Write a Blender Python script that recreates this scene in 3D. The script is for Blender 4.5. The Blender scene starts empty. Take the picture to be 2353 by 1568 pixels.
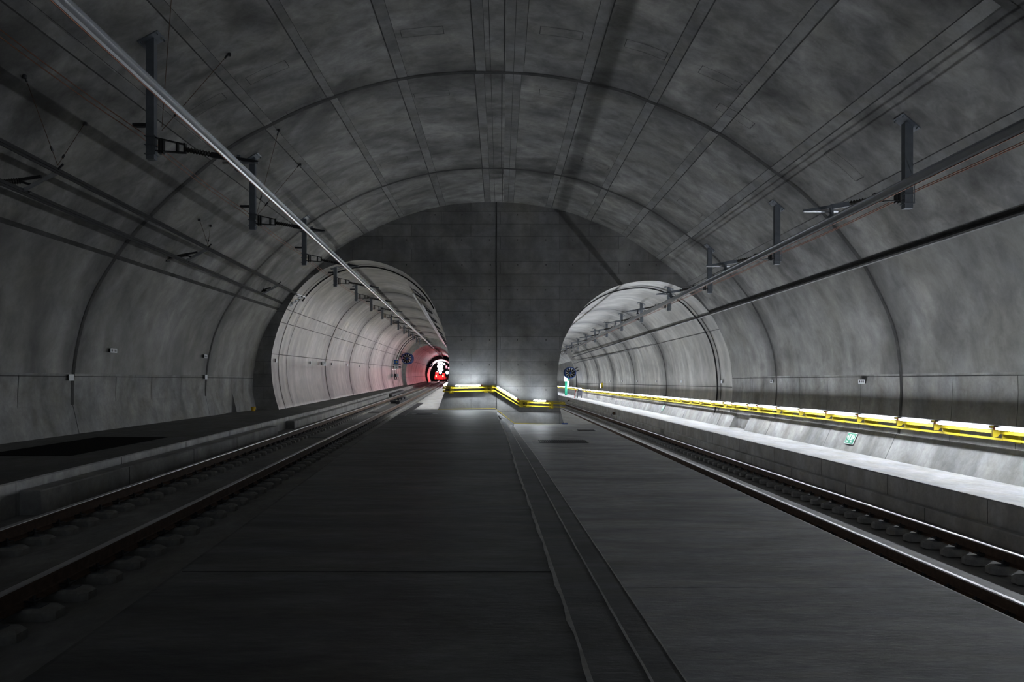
import bpy, bmesh, math, random
from mathutils import Vector, Matrix
random.seed(7)
scene = bpy.context.scene
COL = scene.collection

# ------------------------------------------------------------------ camera, light, exposure
F, W, H = 1960.0, 2353, 1568
VX, VY = 1150.0, 875.0            # vanishing point of the cavern axis
ZC = 1.913                        # eye height above the lower platform
D = 37.5                          # distance of the end wall
cam = bpy.data.cameras.new('camera'); cam.sensor_width = 36; cam.lens = 36*F/W
cam.shift_x = (W/2-VX)/W; cam.shift_y = (VY-H/2)/W
cam.clip_end = 600; cam.clip_start = 0.05
co = bpy.data.objects.new('camera', cam); COL.objects.link(co)
co.location = (0, 0, ZC); co.rotation_euler = (math.pi/2, 0, 0)
scene.camera = co
scene.view_settings.view_transform = 'Standard'; scene.view_settings.look = 'None'
scene.view_settings.gamma = 1; scene.view_settings.use_curve_mapping = False
scene.view_settings.exposure = 0.0
LAMP = 95.0                       # handrail tube radiance
wd = bpy.data.worlds.new('world'); scene.world = wd; wd.use_nodes = True
wd.node_tree.nodes['Background'].inputs[0].default_value = (0.8, 0.9, 1.0, 1)
wd.node_tree.nodes['Background'].inputs[1].default_value = 0.28
scene.cycles.max_bounces = 8; scene.cycles.diffuse_bounces = 7
scene.cycles.use_denoising = True

def P(px, py, d):
    return Vector(((px-VX)/F*d, d, ZC+(VY-py)/F*d))

# ------------------------------------------------------------------ materials
def new_mat(name):
    m = bpy.data.materials.new(name); m.use_nodes = True
    return m, m.node_tree, m.node_tree.nodes['Principled BSDF']
def flat(name, col, rough=0.5, metal=0.0, var=0.12, sc=6.0):
    m, t, b = new_mat(name); n = t.nodes; l = t.links
    tc = n.new('ShaderNodeTexCoord'); no = n.new('ShaderNodeTexNoise'); no.inputs['Scale'].default_value = sc
    no.inputs['Detail'].default_value = 4
    l.new(tc.outputs['Object'], no.inputs['Vector'])
    r = n.new('ShaderNodeValToRGB')
    r.color_ramp.elements[0].position = .3; r.color_ramp.elements[1].position = .7
    r.color_ramp.elements[0].color = (*[c*(1-var) for c in col], 1); r.color_ramp.elements[1].color = (*[min(1, c*(1+var)) for c in col], 1)
    l.new(no.outputs['Fac'], r.inputs['Fac']); l.new(r.outputs['Color'], b.inputs['Base Color'])
    b.inputs['Roughness'].default_value = rough; b.inputs['Metallic'].default_value = metal
    return m
def glow(name, col, s):
    m, t, b = new_mat(name)
    b.inputs['Base Color'].default_value = (*col, 1)
    b.inputs['Emission Color'].default_value = (*col, 1); b.inputs['Emission Strength'].default_value = s
    return m
def concrete(name, base, stretch=(1, 1, 1), big=0.25, contrast=0.45, fine=0.12, rough=0.8, bump=0.15, tint=(1, 1, 1),
             brick=None, dark=(.55, .5, .42), streak=0.0, spec=0.3, rings=()):
    m, t, b = new_mat(name); n = t.nodes; l = t.links
    tc = n.new('ShaderNodeTexCoord'); mp = n.new('ShaderNodeMapping'); mp.inputs['Scale'].default_value = stretch
    l.new(tc.outputs['Object'], mp.inputs['Vector'])
    def noise(sc, det, dist=0.0, rg=.55):
        x = n.new('ShaderNodeTexNoise'); x.inputs['Scale'].default_value = sc; x.inputs['Detail'].default_value = det
        x.inputs['Roughness'].default_value = rg; x.inputs['Distortion'].default_value = dist
        l.new(mp.outputs['Vector'], x.inputs['Vector']); return x
    def rng(src, a, b_, lo, hi):
        x = n.new('ShaderNodeMapRange'); x.inputs[1].default_value = a; x.inputs[2].default_value = b_
        x.inputs[3].default_value = lo; x.inputs[4].default_value = hi; l.new(src, x.inputs[0]); return x.outputs[0]
    def mul(a, b_):
        x = n.new('ShaderNodeMath'); x.operation = 'MULTIPLY'
        for i, v in enumerate((a, b_)):
            if isinstance(v, float): x.inputs[i].default_value = v
            else: l.new(v, x.inputs[i])
        return x.outputs[0]
    v = rng(noise(big, 5, 1.2).outputs['Fac'], .32, .68, 1-contrast, 1+contrast*.5)
    v = mul(v, rng(noise(big*6, 6, .4, .65).outputs['Fac'], .3, .7, 1-contrast*.75, 1+contrast*.35))
    fi = noise(14, 8, 0, .7)
    v = mul(v, rng(fi.outputs['Fac'], .3, .7, 1-fine, 1+fine))
    if streak:
        ms = n.new('ShaderNodeMapping'); ms.inputs['Scale'].default_value = (1, 1.3, .12); l.new(tc.outputs['Object'], ms.inputs['Vector'])
        sn = n.new('ShaderNodeTexNoise'); sn.inputs['Scale'].default_value = 1.1; sn.inputs['Detail'].default_value = 5
        l.new(ms.outputs['Vector'], sn.inputs['Vector'])
        v = mul(v, rng(sn.outputs['Fac'], .35, .65, 1-streak, 1+streak*.4))
    if brick:
        bw, bh, mort, amt = brick
        mb = n.new('ShaderNodeMapping'); mb.inputs['Rotation'].default_value = (math.radians(90), 0, 0)
        l.new(tc.outputs['Object'], mb.inputs['Vector'])
        br = n.new('ShaderNodeTexBrick'); br.inputs['Scale'].default_value = 1; br.inputs['Brick Width'].default_value = bw
        br.inputs['Row Height'].default_value = bh; br.inputs['Mortar Size'].default_value = mort
        br.inputs['Color1'].default_value = (1, 1, 1, 1); br.inputs['Color2'].default_value = (.8, .8, .8, 1)
        br.inputs['Mortar'].default_value = (amt, amt, amt, 1); l.new(mb.outputs['Vector'], br.inputs['Vector'])
        v = mul(v, br.outputs['Color'])
    if rings:                                        # noisy darker bands along the ring joints
        sp = n.new('ShaderNodeSeparateXYZ'); l.new(tc.outputs['Object'], sp.inputs[0])
        wob = noise(.9, 4, .8).outputs['Fac']
        for y, wd_ in rings:
            sb = n.new('ShaderNodeMath'); sb.operation = 'SUBTRACT'; l.new(sp.outputs['Y'], sb.inputs[0]); sb.inputs[1].default_value = y
            ab = n.new('ShaderNodeMath'); ab.operation = 'ABSOLUTE'; l.new(sb.outputs[0], ab.inputs[0])
            ad = n.new('ShaderNodeMath'); ad.operation = 'MULTIPLY_ADD'; l.new(wob, ad.inputs[0]); ad.inputs[1].default_value = -wd_*2.6; l.new(ab.outputs[0], ad.inputs[2])
            v = mul(v, rng(ad.outputs[0], -wd_*1.3, wd_*.9, .38, 1.0))
    mix = n.new('ShaderNodeMix'); mix.data_type = 'RGBA'
    hue = noise(big*2.3, 4, .6)
    l.new(rng(hue.outputs['Fac'], .35, .7, 0., 1.), mix.inputs[0])
    mix.inputs[6].default_value = (*[base*c for c in tint], 1)
    mix.inputs[7].default_value = (base*dark[0]*1.7, base*dark[1]*1.8, base*dark[2]*1.95, 1)
    sc = n.new('ShaderNodeVectorMath'); sc.operation = 'SCALE'
    l.new(mix.outputs[2], sc.inputs[0]); l.new(v, sc.inputs['Scale'])
    l.new(sc.outputs[0], b.inputs['Base Color'])
    b.inputs['Roughness'].default_value = rough; b.inputs['Specular IOR Level'].default_value = spec
    bp = n.new('ShaderNodeBump'); bp.inputs['Strength'].default_value = bump; bp.inputs['Distance'].default_value = .02
    l.new(fi.outputs['Fac'], bp.inputs['Height']); l.new(bp.outputs['Normal'], b.inputs['Normal'])
    return m

M = {}
RG = [(2.1, .5), (11.9, .5), (21.7, .5), (31.5, .5)]
M['vault'] = concrete('vault_concrete', .30, (1, 1, 1), .30, .62, .08, .6, .08, rings=RG, tint=(1, .985, .965))
M['patch'] = concrete('seam_patch_concrete', .25, (1, 1, 1), .5, .35, .08, .65, .08)
M['seam'] = concrete('dark_joint_concrete', .07, (1, 1, 1), 1.0, .4, .1, .8, .1)
M['wall'] = concrete('wall_concrete', .31, (1, 1, 1), .22, .48, .07, .55, .08, streak=.2, rings=RG, tint=(1, .985, .96))
M['lowwall'] = concrete('plinth_concrete', .35, (1, 1, 1), .5, .35, .1, .7, .12, streak=.2)
M['end'] = concrete('formwork_concrete', .27, (1, 1, 1), .3, .35, .08, .75, .12, brick=(2.6, .55, .012, .55), streak=.2)
TB = dict(streak=.25, spec=.5, tint=(1, .985, .94))
M['tube'] = concrete('tube_concrete', .40, (1, 1, 1), .2, .3, .05, .42, .05, **TB)
M['tubel'] = concrete('left_tube_concrete', .40, (1, 1, 1), .22, .34, .05, .42, .05, rings=[(y, 1.6) for y in (52.3, 63.4, 76.2, 89, 101)], **TB)
M['tuber'] = concrete('right_tube_concrete', .55, (1, 1, 1), .22, .34, .05, .42, .05, rings=[(y, 1.2) for y in (52.2, 64.3, 76, 87, 98)], **TB)
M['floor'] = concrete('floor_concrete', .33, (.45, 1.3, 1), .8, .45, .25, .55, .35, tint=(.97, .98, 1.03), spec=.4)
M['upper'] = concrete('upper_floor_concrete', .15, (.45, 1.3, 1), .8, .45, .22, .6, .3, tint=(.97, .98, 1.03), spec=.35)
M['tubefloor'] = concrete('tube_floor_concrete', .62, (1, .5, 1), .9, .2, .12, .7, .2)
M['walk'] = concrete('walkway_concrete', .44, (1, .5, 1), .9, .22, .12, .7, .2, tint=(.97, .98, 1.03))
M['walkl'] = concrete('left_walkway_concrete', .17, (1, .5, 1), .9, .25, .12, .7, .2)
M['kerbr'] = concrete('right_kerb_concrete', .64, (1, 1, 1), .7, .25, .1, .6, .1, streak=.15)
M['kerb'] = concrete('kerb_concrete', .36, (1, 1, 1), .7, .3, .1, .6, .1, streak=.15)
M['slab'] = concrete('track_slab_concrete', .33, (1, .5, 1), .8, .3, .12, .7, .15)
M['block'] = concrete('sleeper_block_concrete', .36, (1, 1, 1), 2, .25, .12, .7, .15)
M['edge'] = concrete('bright_nosing_concrete', .75, (1, 1, 1), 2, .25, .12, .7, .15)
M['galv'] = flat('galvanised_steel', (.23, .25, .28), .4, .7)
M['black'] = flat('black_plastic', (.012, .012, .013), .45)
M['dark'] = flat('dark_steel', (.05, .05, .055), .5, .5)
M['alu'] = flat('aluminium', (.62, .63, .66), .32, .9, .05)
M['copper'] = flat('copper', (.3, .13, .08), .5, .6)
M['rust'] = flat('rusty_rail_steel', (.12, .07, .045), .75, .3, .3, 12)
M['shine'] = flat('polished_rail_head', (.45, .44, .45), .35, 1, .05)
M['yellow'] = flat('yellow_paint', (.5, .39, .02), .4, 0, .06)
M['orange'] = flat('orange_end_cap', (.6, .12, .05), .5)
M['white'] = flat('white_plate', (.8, .82, .85), .5, 0, .03)
M['ink'] = flat('black_lettering', (.03, .03, .035), .6)
M['green'] = flat('sign_green', (.0, .22, .11), .45, 0, .04)
M['greenpost'] = flat('green_paint', (.01, .35, .2), .5)
M['blue'] = flat('fan_blue', (.015, .05, .2), .4, 0, .05)
M['signblue'] = flat('sign_blue', (.01, .12, .5), .5, 0, .03)
M['red'] = flat('wagon_red', (.6, .02, .015), .5)
M['bucket'] = flat('bucket_yellow', (.7, .42, .02), .45)
M['cloth'] = flat('grey_tarpaulin', (.12, .12, .15), .8)
M['insul'] = flat('insulator_dark', (.07, .065, .06), .25)
M['hatch'] = flat('matt_black_plate', (.01, .01, .01), .95); M['hatch'].node_tree.nodes['Principled BSDF'].inputs['Specular IOR Level'].default_value = .05
M['lamp'] = glow('tube_lamp_light', (.86, .92, 1), LAMP)
M['lampp'] = glow('pillar_lamp_light', (.84, .92, 1), LAMP*1.5)
M['lampl'] = glow('left_tube_lamp_light', (.9, .94, 1), LAMP*.72)
M['lampw'] = glow('warm_tail_light', (1, .35, .12), 9)
M['flood'] = glow('floodlight', (.85, .92, 1), 9)
M['redglow'] = glow('added_red_light', (1, .05, .08), 6)  # glow of the red lamps added in the left tube
M['stud'] = glow('marker_lamp_light', (.9, .95, 1), 3)

# ------------------------------------------------------------------ mesh helper
class MB:
    def __init__(s): s.v = []; s.f = []; s.m = []
    def add(s, vs, fs, mi=0):
        o = len(s.v); s.v += [tuple(v) for v in vs]
        for f in fs: s.f.append(tuple(i+o for i in f)); s.m.append(mi)
    def box(s, a, b, mi=0):
        x0, y0, z0 = a; x1, y1, z1 = b
        s.add([(x0, y0, z0), (x1, y0, z0), (x1, y1, z0), (x0, y1, z0), (x0, y0, z1), (x1, y0, z1), (x1, y1, z1), (x0, y1, z1)],
              [(0, 3, 2, 1), (4, 5, 6, 7), (0, 1, 5, 4), (1, 2, 6, 5), (2, 3, 7, 6), (3, 0, 4, 7)], mi)
    def prism(s, poly, path, mi=0, cap=True):
        """poly: list of (u,w) in the x,z plane; path: list of (x,y,z) offsets"""
        k = len(poly); vs = []
        for (x, y, z) in path: vs += [(x+u, y, z+w) for u, w in poly]
        fs = []
        for j in range(len(path)-1):
            for i in range(k):
                a = j*k+i; b = j*k+(i+1) % k
                fs.append((a, b, b+k, a+k))
        if cap: fs += [tuple(range(k))[::-1], tuple(range((len(path)-1)*k, len(path)*k))]
        s.add(vs, fs, mi)
    def tube(s, pts, r, n=8, mi=0, cap=True):
        pts = [Vector(p) for p in pts]; rings = []
        rr = r if isinstance(r, (list, tuple)) else [r]*len(pts)
        for i, p in enumerate(pts):
            t = (pts[min(i+1, len(pts)-1)]-pts[max(i-1, 0)]).normalized()
            up = Vector((0, 0, 1)) if abs(t.z) < .9 else Vector((1, 0, 0))
            a = t.cross(up).normalized(); b = a.cross(t)
            rings.append([p+(a*math.cos(2*math.pi*k/n)+b*math.sin(2*math.pi*k/n))*rr[i] for k in range(n)])
        vs = [q for r_ in rings for q in r_]; fs = []
        for j in range(len(pts)-1):
            for i in range(n):
                a = j*n+i; b = j*n+(i+1) % n; fs.append((a, b, b+n, a+n))
        if cap: fs += [tuple(range(n)), tuple(range((len(pts)-1)*n, len(pts)*n))[::-1]]
        s.add(vs, fs, mi)
    def bar(s, a, b, w, h, mi=0, up=(0, 0, 1)):
        """box beam between two points, w across, h along up"""
        a = Vector(a); b = Vector(b); t = (b-a).normalized(); u = Vector(up)
        x = t.cross(u).normalized(); z = x.cross(t)
        vs = [p+x*i*w/2+z*j*h/2 for p in (a, b) for i, j in ((-1, -1), (1, -1), (1, 1), (-1, 1))]
        s.add(vs, [(0, 1, 2, 3), (7, 6, 5, 4), (0, 4, 5, 1), (1, 5, 6, 2), (2, 6, 7, 3), (3, 7, 4, 0)], mi)
    def build(s, name, mats, parent=None, smooth=False, bevel=0):
        me = bpy.data.meshes.new(name); me.from_pydata(s.v, [], s.f)
        if not isinstance(mats, (list, tuple)): mats = [mats]
        for m in mats: me.materials.append(m)
        for p, i in zip(me.polygons, s.m): p.material_index = i; p.use_smooth = smooth
        bm = bmesh.new(); bm.from_mesh(me)
        if s.recalc: bmesh.ops.recalc_face_normals(bm, faces=bm.faces)
        if bevel: bmesh.ops.bevel(bm, geom=[e for e in bm.edges], offset=bevel, segments=2, affect='EDGES', clamp_overlap=True)
        bm.to_mesh(me); bm.free()
        o = bpy.data.objects.new(name, me); COL.objects.link(o)
        if parent is not None: o.parent = parent
        return o
    recalc = True

def tag(o, label=None, cat=None, group=None, kind=None):
    if label: o['label'] = label
    if cat: o['category'] = cat
    if group: o['group'] = group
    if kind: o['kind'] = kind
    return o
def empty(name, loc, label, cat, group=None, rot=(0, 0, 0)):
    o = bpy.data.objects.new(name, None); COL.objects.link(o); o.location = loc; o.rotation_euler = rot
    o.empty_display_size = .1
    return tag(o, label, cat, group)
def struct(o, label=None): o['kind'] = 'structure'; (label and o.__setitem__('label', label)); return o
def copy_tree(o, parent=None):
    c = o.copy(); COL.objects.link(c); c.parent = parent
    for ch in list(o.children): copy_tree(ch, c)
    return c
def text_mesh(name, body, size, mat, parent, loc, rot, ext=.002):
    cu = bpy.data.curves.new(name, 'FONT'); cu.body = body; cu.size = size; cu.extrude = ext
    cu.align_x = 'CENTER'; cu.align_y = 'CENTER'
    to = bpy.data.objects.new('tmp', cu); COL.objects.link(to)
    dg = bpy.context.evaluated_depsgraph_get(); me = bpy.data.meshes.new_from_object(to.evaluated_get(dg))
    bpy.data.objects.remove(to)
    me.materials.clear(); me.materials.append(mat)
    o = bpy.data.objects.new(name, me); COL.objects.link(o); o.parent = parent; o.location = loc; o.rotation_euler = rot
    return o

def light(kind, loc, power, col, size=.3, name='lamp_light', parent=None):
    l = bpy.data.lights.new(name, kind); l.energy = power; l.color = col
    if kind == 'POINT': l.shadow_soft_size = size
    o = bpy.data.objects.new(name, l); COL.objects.link(o); o.location = loc; return o

# ------------------------------------------------------------------ cavern profile (traced on the joint ring at 21.7 m)
D1 = 21.7
ring_l = [(166, 925), (165.8, 906), (168.2, 858.8), (176.3, 800.9), (195.6, 723.7), (225.4, 657), (265.8, 592)]
ring_t = [(265.8, 592), (300.9, 544.7), (346.5, 495.6), (400, 443), (473.3, 382), (511.6, 350), (565, 316), (623.2, 286.3), (680.6, 257.6),
          (760.3, 225.7), (846.4, 198.6), (911, 183.6), (977.6, 173), (1066.8, 166.8), (1130.6, 166.5), (1194.4, 168.3), (1258, 174.6), (1350, 190),
          (1434, 210.6), (1507, 239.3), (1587, 272.8), (1650.8, 306), (1714.5, 347.7), (1781.5, 395.5), (1829.5, 430.6), (1875.4, 472.7),
          (1917.5, 520.5), (1952, 564.5), (1980.6, 600.8)]
ring_r = [(1980.6, 600.8), (2013, 660), (2040, 717.5), (2059, 775), (2068.6, 840), (2071.7, 897.3), (2068.6, 954.7), (2066, 990)]
def to_m(l, d=D1): return [((x-VX)/F*d, ZC+(VY-y)/F*d) for x, y in l]
PL, PT, PR = to_m(ring_l), to_m(ring_t), to_m(ring_r)
PL = [(PL[0][0], -.2)]+PL; PR = PR+[(PR[-1][0]-.02, -.8)]
def smooth_poly(p, n=3):
    out = []
    for i in range(len(p)-1):
        p0 = p[max(i-1, 0)]; p1 = p[i]; p2 = p[i+1]; p3 = p[min(i+2, len(p)-1)]
        for k in range(n):
            t = k/n
            out.append(tuple(.5*((2*b)+(-a+c)*t+(2*a-5*b+4*c-d)*t*t+(-a+3*b-3*c+d)*t**3) for a, b, c, d in zip(p0, p1, p2, p3)))
    out.append(p[-1]); return out
PLs, PTs, PRs = smooth_poly(PL), smooth_poly(PT), smooth_poly(PR)
ALL = PLs+PTs[1:]+PRs[1:]
def arc(poly):
    s = [0]
    for a, b in zip(poly, poly[1:]): s.append(s[-1]+math.hypot(b[0]-a[0], b[1]-a[1]))
    return s
def at_arc(poly, S, s):
    s = max(0, min(S[-1]-1e-6, s)); i = 0
    while S[i+1] < s: i += 1
    t = (s-S[i])/(S[i+1]-S[i]); a, b = poly[i], poly[i+1]
    nx, nz = (b[1]-a[1]), -(b[0]-a[0]); L = math.hypot(nx, nz)      # inward normal for a left-over-top-right walk
    return (a[0]+(b[0]-a[0])*t, a[1]+(b[1]-a[1])*t), (nx/L, nz/L)
SA = arc(ALL)
def arc_of_x(x, zmin=3.0):
    for i in range(len(ALL)-1):
        a, b = ALL[i], ALL[i+1]
        if min(a[1], b[1]) > zmin and a[0] <= x <= b[0]: return SA[i]+(SA[i+1]-SA[i])*(x-a[0])/(b[0]-a[0]+1e-9)
    return None
def vault_z(x):
    s = arc_of_x(x); return at_arc(ALL, SA, s)[0][1]
def vault_at(px, py):
    """point of the cavern lining seen at a pixel, its arc position"""
    dx, dz = px-VX, VY-py; ang = math.atan2(dz, dx); best = None
    for i in range(len(ALL)-1):
        a = math.atan2(ALL[i][1]-ZC, ALL[i][0]); b = math.atan2(ALL[i+1][1]-ZC, ALL[i+1][0])
        if b <= ang <= a:
            t = (a-ang)/(a-b+1e-9); x = ALL[i][0]+(ALL[i+1][0]-ALL[i][0])*t; z = ALL[i][1]+(ALL[i+1][1]-ALL[i][1])*t
            d = math.hypot(x, z-ZC)*F/math.hypot(dx, dz); return Vector((x, d, z)), SA[i]+(SA[i+1]-SA[i])*t
def shell(mb, poly, ys, mi=0):
    k = len(poly); vs = [(x, y, z) for y in ys for x, z in poly]
    fs = [(j*k+i, j*k+i+1, (j+1)*k+i+1, (j+1)*k+i) for j in range(len(ys)-1) for i in range(k-1)]
    mb.add(vs, fs, mi)
def seam_long(mb, s, y0, y1, w, mi, off=.005):
    (x, z), (nx, nz) = at_arc(ALL, SA, s); tx, tz = -nz, nx
    c = [(x+nx*off+tx*w/2*k, z+nz*off+tz*w/2*k) for k in (-1, 1)]
    mb.add([(c[0][0], y0, c[0][1]), (c[1][0], y0, c[1][1]), (c[1][0], y1, c[1][1]), (c[0][0], y1, c[0][1])], [(0, 1, 2, 3)], mi)
def seam_ring(mb, s0, s1, y, w, mi, off=.006, poly=None, S=None):
    poly = poly or ALL; S = S or SA
    n = max(2, int((s1-s0)/.35)); vs = []; fs = []
    for i in range(n+1):
        (x, z), (nx, nz) = at_arc(poly, S, s0+(s1-s0)*i/n)
        for q in (-w/2, w/2): vs.append((x+nx*off, y+q, z+nz*off))
    for i in range(n): fs.append((2*i, 2*i+1, 2*i+3, 2*i+2))
    mb.add(vs, fs, mi)
RY = [2.1, 11.9, D1, 31.5]
sL = arc(PLs)[-1]; sT = sL+arc(PTs)[-1]
Y0 = -14.0
mb = MB(); mb.recalc = False
shell(mb, PTs, [Y0]+RY+[D])
for y in RY: seam_ring(mb, sL, sT, y, .19, 1)
pairs = [(486, 504), (610, 628), (754, 771), (911, 934), (1091, 1114), (1156, 1201), (1332, 1356), (1488, 1509), (1631.6, 1652), (1767, 1785), (1890, 1902)]
for a, b in pairs:
    sa = arc_of_x((a-VX)/F*D1); sb = arc_of_x((b-VX)/F*D1)
    if a < 1300: sa, sb = sb, sa
    for i, (y0, y1) in enumerate(zip([Y0]+RY, RY+[D])):
        j = random.uniform(-.04, .04)
        seam_long(mb, (sa+sb)/2+j, y0+.05, y1-.05, abs(sb-sa), 2, .003)
        seam_long(mb, sb+j, y0+.05, y1-.05, .028, 1)
        seam_long(mb, sa+j, y0+.05, y1-.05, .010, 1)
for x in (1128, 1180):
    for y0, y1 in zip([Y0]+RY, RY+[D]): seam_long(mb, arc_of_x((x-VX)/F*D1), y0+.05, y1-.05, .012, 1)
# small formwork frames left in the concrete of the vault
for (px, py) in [(472, 243), (614, 165), (970, 72), (1290, 75), (992, 216), (905, 371), (1280, 216), (1368, 375), (1485, 112), (1690, 265), (1585, 478), (1655, 178), (1940, 378), (700, 245)]:
    r = vault_at(px, py)
    if not r: continue
    p, s = r; w, h = .95, .42
    for q in (-w/2, w/2): seam_long(mb, s+q, p.y-h/2, p.y+h/2, .014, 1)
    for q in (-h/2, h/2): seam_ring(mb, s-w/2, s+w/2, p.y+q, .014, 1)
o = struct(mb.build('ceiling', [M['vault'], M['seam'], M['patch']], smooth=True), 'curved grey concrete vault of the cavern with joint rings')
for nm, poly, s0, s1 in (('wall_left', PLs, 0, sL), ('wall_right', PRs, sT, SA[-1])):
    mb = MB(); mb.recalc = False
    low = [p for p in poly if p[1] < 2.02]; hi = [p for p in poly if p[1] >= 2.02]
    if nm == 'wall_left': shell(mb, low+hi[:1], [Y0]+RY+[D], 2); shell(mb, hi, [Y0]+RY+[D], 0)
    else: shell(mb, hi, [Y0]+RY+[D], 0); shell(mb, hi[-1:]+low, [Y0]+RY+[D], 2)
    for y in RY: seam_ring(mb, s0, s1, y, .15, 1)
    for y0, y1 in zip([Y0]+RY, RY+[D]): seam_long(mb, sL+.02 if nm == 'wall_left' else sT-.02, y0, y1, .11, 1)
    # casting joint between plinth and wall and its vertical joints
    sj = None
    for i in range(len(ALL)-1):
        if (ALL[i][1]-2.02)*(ALL[i+1][1]-2.02) <= 0 and ((ALL[i][0] < 0) == (nm == 'wall_left')): sj = SA[i]+(SA[i+1]-SA[i])*(2.02-ALL[i][1])/(ALL[i+1][1]-ALL[i][1]+1e-9)
    for y0, y1 in zip([Y0]+RY, RY+[D]):
        seam_long(mb, sj, y0, y1, .02, 1)
        n = 4; st = (y1-y0)/n
        for k in range(1, n):
            y = y0+st*k
            seam_ring(mb, min(sj, s0 if nm == 'wall_left' else s1), max(sj, s0 if nm == 'wall_left' else s1), y, .018, 1)
    struct(mb.build(nm, [M['wall'], M['seam'], M['lowwall']], smooth=True), 'curved side wall of the cavern, '+nm[5:]+' side')

# ------------------------------------------------------------------ levels
def hup(d): return 1.45-.0046*min(d, D)-.0077*max(0, d-D)      # upper floor and left walkway below the eye
def zup(d): return ZC-hup(d)
def zr(d): return ZC-2.35-.0008*d                               # right track rail heads
def xl(d): return -4.32-.045*d-(.00017*(d-150)**2 if d > 150 else 0)
def zl(d): return ZC-1.70+.0077*d                               # left track rail heads
def xr(d): return 6.29-.0026*d
def zwr(d): return ZC-1.98-.0008*d                              # right walkway
SLL, SLR = .27, .30
def strip(mb, cols, ds, mi=0):
    """cols: functions d -> (x,z); builds the sheet between consecutive columns"""
    vs = [(c(d)[0], d, c(d)[1]) for d in ds for c in cols]; k = len(cols)
    fs = [(j*k+i, j*k+i+1, (j+1)*k+i+1, (j+1)*k+i) for j in range(len(ds)-1) for i in range(k-1)]
    mb.add(vs, fs, mi)
def lerp_tab(tab):
    def f(d):
        if d <= tab[0][0]: a, b = tab[0], tab[1]
        elif d >= tab[-1][0]: a, b = tab[-2], tab[-1]
        else:
            for a, b in zip(tab, tab[1:]):
                if a[0] <= d <= b[0]: break
        return a[1]+(b[1]-a[1])*(d-a[0])/(b[0]-a[0])
    return f
e0 = lerp_tab([(4.15, -2.26), (7.3, -2.42), (20.4, -3.24), (31.6, -3.84), (D, -4.12), (90, -6.5), (150, -9.2), (260, -16.3)])
def clampd(f, lo): return lambda d: f(max(d, lo))
e1 = clampd(lerp_tab([(4.05, .438), (7.4, .385), (13.7, .265), (21.4, .163), (33, -.135), (D, -.25)]), 0)
e2 = clampd(lerp_tab([(4.5, .807), (8.2, .716), (14.5, .596), (33.1, .152), (D, .1)]), 0)
e3 = clampd(lerp_tab([(4.95, 1.086), (9.15, 1.007), (19.1, .826), (32.9, .46), (D, .4)]), 0)
def z2(d): return zup(d)*2/3
def z3(d): return zup(d)/3
DS = [Y0, -6, 0, 2, 4, 6, 8, 10, 13, 16, 20, 24, 28, 31, 33]
# lower floor
mb = MB(); mb.recalc = False
strip(mb, [lambda d: (e3(d), 0), lambda d: (4.11, 0), lambda d: (4.15, -.01), lambda d: (4.15, -.75)], DS+[35, D], 0)
for y in (7.9, 16.6, 25.3): mb.box((e3(y), y-.003, .0), (4.1, y+.003, .0012), 1)
struct(mb.build('floor', [M['floor'], M['seam']]), 'lower concrete floor right of the steps')
mb = MB(); mb.recalc = False
dd = [D, 45, 60, 80, 100, 130, 170]
strip(mb, [lambda d: (2.0, -.0002*(d-D)), lambda d: (4.11+.002*(d-D), -.0008*(d-D)), lambda d: (4.15+.002*(d-D), -.75)], dd, 0)
struct(mb.build('floor', [M['tubefloor']]), 'pale floor strip inside the right tube')
# upper floor
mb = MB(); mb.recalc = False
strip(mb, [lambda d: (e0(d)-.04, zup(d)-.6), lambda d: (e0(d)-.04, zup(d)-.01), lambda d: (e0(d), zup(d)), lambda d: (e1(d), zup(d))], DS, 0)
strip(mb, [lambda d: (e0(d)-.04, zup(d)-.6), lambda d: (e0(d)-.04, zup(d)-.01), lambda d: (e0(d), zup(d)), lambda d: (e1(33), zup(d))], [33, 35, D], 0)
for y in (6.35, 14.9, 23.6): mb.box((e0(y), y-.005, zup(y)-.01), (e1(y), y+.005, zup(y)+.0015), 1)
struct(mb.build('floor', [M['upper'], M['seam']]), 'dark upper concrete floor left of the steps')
mb = MB(); mb.recalc = False
strip(mb, [lambda d: (e0(d)-.04, zup(d)-.6), lambda d: (e0(d), zup(d)), lambda d: (-2.0-.045*(d-D), zup(d))], [D, 45, 60, 80, 110, 150, 200, 260], 0)
struct(mb.build('floor', [M['tubefloor']]), 'pale floor strip inside the left tube')
# steps: two treads, three risers, bright nosings, ramp to the end wall
mb = MB(); mb.recalc = False
strip(mb, [lambda d: (e1(d), zup(d)), lambda d: (e1(d), z2(d)), lambda d: (e2(d), z2(d)), lambda d: (e2(d), z3(d)), lambda d: (e3(d), z3(d)), lambda d: (e3(d), 0)], DS, 0)
random.seed(3)
for e, z, w0 in ((e1, zup, .022), (e2, z2, .014), (e3, z3, .010)):
    d = 3.2; vs = []
    while d < 32.9:
        w = w0*(random.uniform(.6, 1.6) if e is e1 else random.uniform(.8, 1.2))
        vs.append((e(d)-w, d, z(d)+.002)); vs.append((e(d)+.003, d, z(d)+.002)); vs.append((e(d)+.003, d, z(d)-.012)); d += .22+d*.012
    mb.add(vs, [f for i in range(len(vs)//3-1) for f in ((3*i, 3*i+1, 3*i+4, 3*i+3), (3*i+1, 3*i+2, 3*i+5, 3*i+4))], 1)
a1, a2, a3 = e1(33), e2(33), e3(33)
zu = zup(33); zd = zup(D)
mb.add([(a1, 33, zu), (a1, 33, 0), (a2, 33, 0), (a3, 33, 0), (a3, 33, z3(33)), (a2, 33, z3(33)), (a2, 33, z2(33)), (a1, 33, z2(33))], [(0, 1, 2, 3, 4, 5, 6, 7)], 0)
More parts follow.
